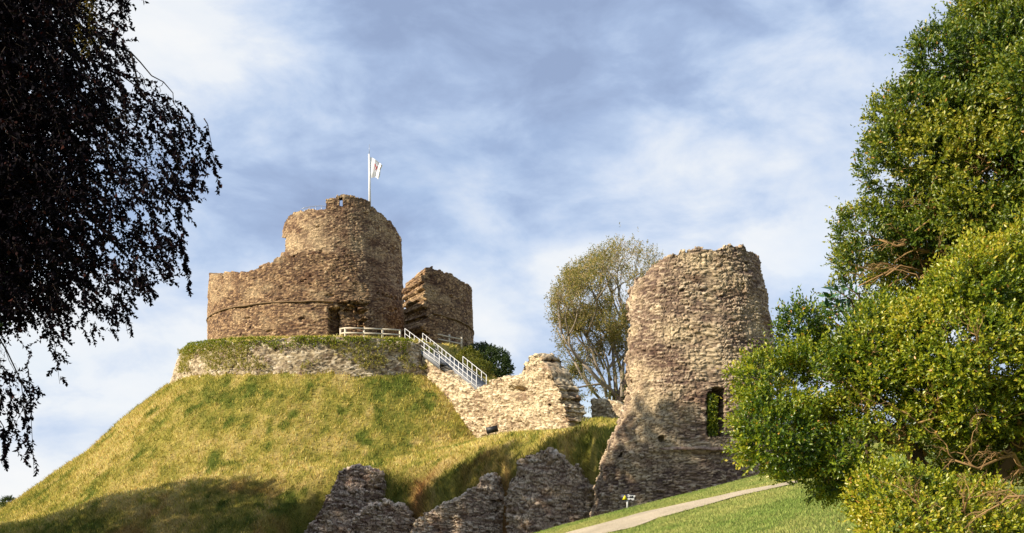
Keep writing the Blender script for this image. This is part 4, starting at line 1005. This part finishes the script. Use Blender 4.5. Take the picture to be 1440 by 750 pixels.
# the rest of the crown, outside the frame
n3 = 5200; d3 = rdir(n3); c3 = np.array([-16.5, 24, 8.0]); p3 = c3 + d3 * np.array([7.2, 6.0, 9.0]) * rng.uniform(.55, 1.0, n3)[:, None] ** .5
k3 = (720 + F * p3[:, 0] / p3[:, 1] < -25); p3 = p3[k3]; d3 = d3[k3]
C3, LD3, N3 = sprig_leaves(p3, unit(d3 * .5 + np.array([0, 0, -.7])), rng.uniform(.6, 1.2, len(p3)), 8, 0, 0, 1.0, .2)
C = np.concatenate([C, C2, C3]); LD = np.concatenate([LD, LD2, LD3]); NN_ = np.concatenate([NN_, N2, N3]); m2 = len(C)
Ll = np.where(np.arange(m2) < m + len(C2), rng.uniform(.075, .125, m2), rng.uniform(.22, .34, m2))
leaf_mesh('crown', C, LD, NN_, Ll, Ll * .68, np.clip(rng.random(m2) ** 1.3, 0, 1), M['beech'], be)
# a spray of turning leaves near the top
Bs = np.array([P_(random.gauss(122, 10), random.uniform(-25, 55), 19.9) for _ in range(26)]); C4, L4, N4 = sprig_leaves(Bs, unit(rng.normal(0, .3, (26, 3)) + np.array([0, 0, -1])), np.full(26, .4), 8, 0, 0)
leaf_mesh('turning_leaves', C4, L4, N4, rng.uniform(.06, .10, len(C4)), rng.uniform(.04, .06, len(C4)), rng.random(len(C4)), M['beechgold'], be)
mb = MB(); mb.tube([(-16.5, 24, -6.5), (-16.4, 24, -2), (-16.6, 24, 4), (-16.4, 24, 10), (-16.5, 24, 16)], [.75, .55, .45, .3, .1], 12)
mb.build('trunk', M['darkbark'], be, True)
sp_ = []
for (a, b_, r0) in (((-60, -60), (205, 130), .07), ((-40, -20), (180, 175), .07), ((0, -40), (150, 170), .05), ((-100, 60), (200, 270), .07), ((-100, 120), (150, 360), .06), ((-100, 180), (30, 370), .03), ((-90, 300), (45, 560), .045), ((40, -60), (120, 40), .03), ((60, 60), (245, 165), .03), ((-60, 60), (70, 300), .05), ((120, 200), (250, 330), .03)):
    sp_.append((P_(a[0], a[1], 22.5), P_(b_[0], b_[1], 21.5), r0))
branches(be, 'boughs', sp_, M['darkbark'], 21, ok=lambda a, b: a < np.interp(b, envy[1:], envx[1:]) - 14 and (b < 480 or a < 60))
mb = MB()
for b_, d_, l_ in list(zip(B, D, ln))[::2]: mb.tube([b_, Vector(b_) + Vector(d_) * float(l_)], [.008, .004], 3, caps=False)
for (a, b_) in tips: mb.tube([P_(a[0] - 5, a[1] - 8, 21.2), P_(*a, 21), P_(*b_, 21)], [.014, .010, .004], 4)
mb.build('twigs', M['darkbark'], be)
mb = MB()
for k in range(12):
    a = k * 2.4; z0 = 2 + k * 1.0
    if math.cos(a) > .2 and z0 < 9: continue
    mb.tube([(-16.5, 24, z0), (-16.5 + math.cos(a) * 3, 24 + math.sin(a) * 2.6, z0 + 1.6), (-16.5 + math.cos(a) * 5.6, 24 + math.sin(a) * 4.8, z0 + 1.0)], [.2, .13, .03], 7)
mb.build('limbs', M['darkbark'], be, True)

# ---- generic branching tree
def tree(t_, base, stems, leaf_mat_, bark, leafL, seed, per=8, n_end=3, depth=4, spread=.5, keep_f=None, density=1, tw=True):
    rr = random.Random(seed); mb = MB(); ends = []
    def grow(p, d, L, r, dep):
        if keep_f and not keep_f(p): return
        n = 4; pts = [p]; q = p
        for k in range(n):
            d = (d + Vector((rr.gauss(0, .13), rr.gauss(0, .13), rr.gauss(.03, .08)))).normalized(); q = q + d * (L / n); pts.append(q)
            if dep <= 2: ends.append((q, d))
            if 1 <= dep <= 3 and rr.random() < .4 * density and k > 0:
                s_ = (d + Vector((rr.gauss(0, .8), rr.gauss(0, .8), rr.gauss(0, .5)))).normalized(); grow(q, s_, L * .5, r * .4, max(0, dep - 2))
        if keep_f and not keep_f(q): return
        mb.tube(pts, [r * (1 - .38 * k / n) for k in range(n + 1)], 7 if dep > 2 else 4)
        if dep > 0:
            for _ in range(2 if rr.random() < .6 else 3):
                s_ = (d + Vector((rr.gauss(0, spread), rr.gauss(0, spread), rr.gauss(.05, spread * .6)))).normalized()
                grow(q, s_, L * rr.uniform(.6, .85), r * .6, dep - 1)
        else: ends.append((q, d))
    for (p, q, r) in stems:
        p = Vector(p); q = Vector(q); grow(p, (q - p).normalized(), (q - p).length, r, depth)
    mb.build('trunk', bark, t_, True)
    B = np.array([e[0] for e in ends]); D = np.array([e[1] for e in ends])
    return B, D
t1 = thing('thin_tree', 'thin-leaved autumn tree behind the pale rubble wall, left of the big tower', 'tree', (8.8, 88, 5))
stems = []
for (a, b_, r) in (((866, 560), (830, 500), .26), ((866, 560), (858, 490), .26), ((870, 560), (878, 480), .24), ((870, 560), (895, 470), .22), ((862, 560), (838, 470), .2), ((872, 565), (905, 500), .2), ((866, 575), (812, 505), .18), ((866, 575), (850, 520), .2)):
    stems.append((P_(a[0], a[1], 86) + Vector((random.gauss(0, .3), random.gauss(0, .5), 0)), P_(b_[0], b_[1], 86 + random.uniform(-2, 2)), r * .8))
stems2 = [(P_(868, 600, 86), P_(868, 562, 86), .4)]
for (a, b_) in (((850, 545), (815, 520)), ((852, 540), (800, 545)), ((846, 530), (812, 480)), ((860, 535), (845, 500)), ((872, 540), (900, 530)), ((850, 520), (820, 450)), ((840, 550), (825, 540)), ((870, 510), (890, 480)), ((856, 500), (870, 450)), ((840, 500), (800, 470))):
    stems.append((P_(*a, 86), P_(*b_, 86 + random.uniform(-2, 2)), .1))
def inenv(p):
    px_ = 720 + F * p.x / p.y; py_ = 705 - F * p.z / p.y
    return py_ > 336 and tab(py_, [(338, 868), (355, 836), (380, 800), (400, 784), (430, 775), (450, 776), (480, 785), (520, 790), (560, 800)]) < px_ < tab(py_, [(338, 895), (355, 930), (380, 945), (600, 945)])
B, D = tree(t1, None, stems, M['ash'], M['ashbark'], .2, 5, depth=5, spread=.36, keep_f=inenv)
px = 720 + F * B[:, 0] / B[:, 1]; py = 705 - F * B[:, 2] / B[:, 1]
lo = tab(py, [(338, 868), (355, 840), (380, 800), (400, 784), (430, 775), (450, 776), (480, 785), (520, 790), (560, 800)]); hi = tab(py, [(338, 895), (355, 925), (380, 940), (600, 940)])
okk = (px > lo) & (px < hi) & (py > 336)
okk &= ~((px > 868) & (py < 470) & (rng.random(len(px)) < .45)) & (rng.random(len(px)) < .30 + .7 * sstep(330, 430, py))
B, D = B[okk], D[okk]
print('thin tree ends', len(B))
rep = 2; B = np.repeat(B, rep, 0) + rng.normal(0, .28, (len(B) * rep, 3)); D = unit(np.repeat(D, rep, 0) + rng.normal(0, .6, (len(B), 3)))
Pl, Nl = lobe_points([(812, 545, 86, 1.3, .9), (845, 535, 86, 1.5, 1.2), (870, 545, 85, 1.2, 1.2), (800, 500, 87, 1.0, 1.2), (835, 495, 86, 1.2, 1.0), (795, 460, 86, .9, .8), (865, 500, 86, 1.0, 1.3), (830, 565, 84, 1.0, .7)], 9, seed=601, hole=.25, back=.8)
B = np.concatenate([B, Pl]); D = np.concatenate([D, unit(Nl + rng.normal(0, .5, Nl.shape))])
C, LD, NN_ = sprig_leaves(B, D, np.full(len(B), .42), 5, 0, 0, 1.0, .1); m = len(C)
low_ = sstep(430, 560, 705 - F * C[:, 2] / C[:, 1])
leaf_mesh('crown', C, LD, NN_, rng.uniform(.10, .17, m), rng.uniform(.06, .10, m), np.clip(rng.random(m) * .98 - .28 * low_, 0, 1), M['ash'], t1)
mb = MB(); mb.tube([P_(868, 625, 86), P_(868, 590, 86), P_(868, 555, 86)], [.6, .5, .42], 9); mb.tube([P_(868, 600, 86), P_(876, 560, 85.5), P_(888, 500, 85)], [.42, .32, .2], 9); mb.build('trunk', M['darkbark'], t1, True)

def bush(name, label, cat, lobes, mat, leafL, dens, seed, group=None):
    c = P_(lobes[0][0], lobes[0][1], lobes[0][2]); t_ = thing(name, label, cat, (c.x, c.y, c.z - lobes[0][4]), group)
    P, N_ = lobe_points(lobes, dens, seed=seed, hole=.5, back=1); n = len(P)
    C, LD, NN_ = sprig_leaves(P, unit(N_ + np.array([0, 0, .4]) + rng.normal(0, .5, (n, 3))), np.full(n, leafL * 2.2), 6, 0, 0); m = len(C)
    leaf_mesh('crown', C, LD, NN_, leafL * rng.uniform(.6, 1.3, m), leafL * .6 * rng.uniform(.7, 1.2, m), np.clip(rng.random(m) * .8 + .2 * np.repeat(fbm(P[:, 0], P[:, 1], P[:, 2], 3, seed), 6), 0, 1), mat, t_)
    mb = MB(); g_ = Vector((c.x, c.y, float(H(c.x, c.y)) - .2))
    for k in range(5): mb.tube([g_, c + Vector((random.gauss(0, .4), random.gauss(0, .4), lobes[0][4] * .5)) * lobes[0][3]], [.05, .02], 5)
    mb.build('stems', M['bark'], t_, True); return t_
bush('dark_bush', 'rounded dark green bush spilling over the right shoulder of the mound', 'bush', [(690, 512, 99, 1.7, 1.5), (704, 520, 98, 1.0, 1.1), (676, 500, 101, 1.5, 1.0)], M['greenleaf'], .16, 55, 501)
bush('yellow_bush', 'yellow-green bush behind the lower handrail on the mound', 'bush', [(660, 508, 92, 1.1, 1.0), (672, 522, 90, 1.1, .9), (650, 514, 91.5, .7, .7)], M['yellowleaf'], .14, 60, 505)
bush('round_shrub', 'small dark green shrub showing just right of the big tower', 'bush', [(1092, 505, 66, .9, .9), (1100, 520, 66, 1.0, .9)], M['greenleaf'], .13, 70, 509)
bush('corner_bush', 'tiny dark bush on the skyline at the far left foot of the mound', 'bush', [(11, 708, 104, .6, .5)], M['greenleaf'], .15, 70, 513)
# ivy inside the window opening of the gatehouse tower
iv = thing('ivy', 'green ivy growing inside the tall narrow opening of the big tower', 'ivy', P_(1003, 612, 50.9))
n = 900; px = rng.uniform(995.5, 1008, n); py = rng.uniform(556, 613, n); py = np.maximum(py, 549 + np.abs(px - 1001) * 1.0)
Yv = 50.0 + rng.uniform(-.10, .25, n); P = np.stack([(px - 720) / F * Yv, Yv, (705 - py) / F * Yv], 1)
C, LD, NN_ = sprig_leaves(P, unit(rng.normal(0, .5, (n, 3)) + np.array([0, -.8, .3])), np.full(n, .12), 4, 0, 0); m = len(C)
leaf_mesh('leaves', C, LD, NN_, rng.uniform(.06, .10, m), rng.uniform(.05, .08, m), rng.random(m) * .9, M['box'], iv)
# ivy and weeds over the top edge of the revetment wall
rg = thing('creeper', 'green ivy trailing over the top edge of the retaining wall', 'ivy', (CX, 87.5, 13.5))
n = 2600; thv = rng.uniform(R(-52), R(38), n); dn_ = rng.uniform(0, 1, n) ** 2.2 * tab(np.degrees(thv), [(-52, .9), (-20, 1.0), (0, .9), (15, .35), (25, 1.0), (38, 1.3)])
kz = fbm(thv * 9, dn_, 0, 3, 521) < .25; thv, dn_ = thv[kz], dn_[kz]; n = len(thv)
rad = rim_r(np.sin(thv)) + .24 + dn_ * .2 + rng.uniform(0, .15, n); xx, yy = CX + np.sin(thv) * rad, CY - np.cos(thv) * rad
P = np.stack([xx, yy, 14.4 + .06 * (yy - 87.8) + .08 - dn_], 1)
C, LD, NN_ = sprig_leaves(P, unit(rng.normal(0, .5, (n, 3)) + np.stack([np.sin(thv), -np.cos(thv), 0 * thv - .4], 1)), np.full(n, .2), 5, 0, 0); m = len(C)
leaf_mesh('leaves', C, LD, NN_, rng.uniform(.07, .13, m), rng.uniform(.05, .09, m), .3 + .6 * rng.random(m), M['box'], rg)
wd = []
def weeds(label, name, n, thr, zf, mat, sz, patch_t, seed):
    t_ = thing(name, label, 'weeds', (CX, 87.5, 12)); thv = rng.uniform(*thr, n); f_ = rng.uniform(*zf, n)
    k = fbm(thv * 7, f_ * 2, 0, 3, seed) > patch_t; thv, f_ = thv[k], f_[k]; m0 = len(thv)
    rv_ = rim_r(np.sin(thv)) + .12; ye = CY - np.cos(thv) * rv_; zt = 14.4 + .06 * (ye - 87.8); zb = 11.65 + .085 * (ye - 87.8); z = zb + (zt - zb) * f_
    rad = rv_ + (zt - z) * tab(np.degrees(thv), [(-100, .42), (-60, .30), (-40, .16), (40, .2)]) + .15
    P = np.stack([CX + np.sin(thv) * rad, CY - np.cos(thv) * rad, z], 1)
    C, LD, NN_ = sprig_leaves(P, unit(rng.normal(0, .5, (m0, 3)) + np.array([0, -.4, .7])), np.full(m0, .3), 6, 0, 0); m = len(C)
    leaf_mesh('leaves', C, LD, NN_, sz * rng.uniform(.7, 1.4, m), sz * .4 * rng.uniform(.6, 1.3, m), rng.random(m), mat, t_)
weeds('straw and yellow weeds rooted in the face of the retaining wall', 'wall_weeds', 2600, (R(-62), R(38)), (-.05, .85), M['straw'], .17, .04, 531)

# ---- trees outside the frame at the left, whose shade lies on the ruins and the ditch bank
def shade_tree(label, x, y, top, rad, seed, cb=3.0):
    zb_ = float(H(x, y)); t_ = thing('broad_tree', label, 'tree', (x, y, zb_), 'trees at the edge of the castle ground')
    mb = MB(); mb.tube([(x, y, zb_ - .3), (x + .1, y, zb_ + 4), (x, y + .1, top * .6), (x, y, top * .9)], [.5, .4, .25, .06], 9)
    for k in range(14):
        a = k * 2.4; z0 = zb_ + cb + (top - zb_ - cb) * k / 16; mb.tube([(x, y, z0), (x + math.cos(a) * rad * .5, y + math.sin(a) * rad * .5, z0 + 1.2), (x + math.cos(a) * rad * .85, y + math.sin(a) * rad * .85, z0 + 1.5)], [.16, .1, .03], 6)
    mb.build('trunk', M['bark'], t_, True)
    n = 4200; d = rdir(n); zc_ = (top + zb_ + cb) / 2; hz = (top - zb_ - cb) / 2
    rr = 1 + .18 * fbm(d[:, 0] * 2 + seed, d[:, 1] * 2, d[:, 2] * 2, 3, seed)
    p = np.array([x, y, zc_]) + d * np.array([rad, rad, hz]) * (rr * rng.uniform(.3, 1, n) ** .4)[:, None]
    C, LD, NN_ = sprig_leaves(p, unit(d + rng.normal(0, .5, (n, 3))), np.full(n, .8), 7, 0, 0); m = len(C)
    leaf_mesh('crown', C, LD, NN_, rng.uniform(.3, .5, m), rng.uniform(.2, .32, m), rng.random(m), M['greenleaf'], t_)
shade_tree('broad leafy tree standing well left of the beech by the ditch', -27, 30.5, 27.5, 6.5, 1)
shade_tree('broad leafy tree at the ditch edge, second from the beech', -28.5, 43, 25.5, 5.2, 2)
shade_tree('broad leafy tree third from the beech along the ditch edge', -36, 46, 25.5, 6.3, 3)
shade_tree('broad leafy tree fourth from the beech along the ditch edge', -44, 52, 23.5, 6.5, 4)
shade_tree('broad leafy tree fifth from the beech along the ditch edge', -55, 56, 23.0, 7.0, 5)
shade_tree('broad leafy tree farthest up the ditch, beyond the others', -67, 58, 18.5, 7.0, 6)
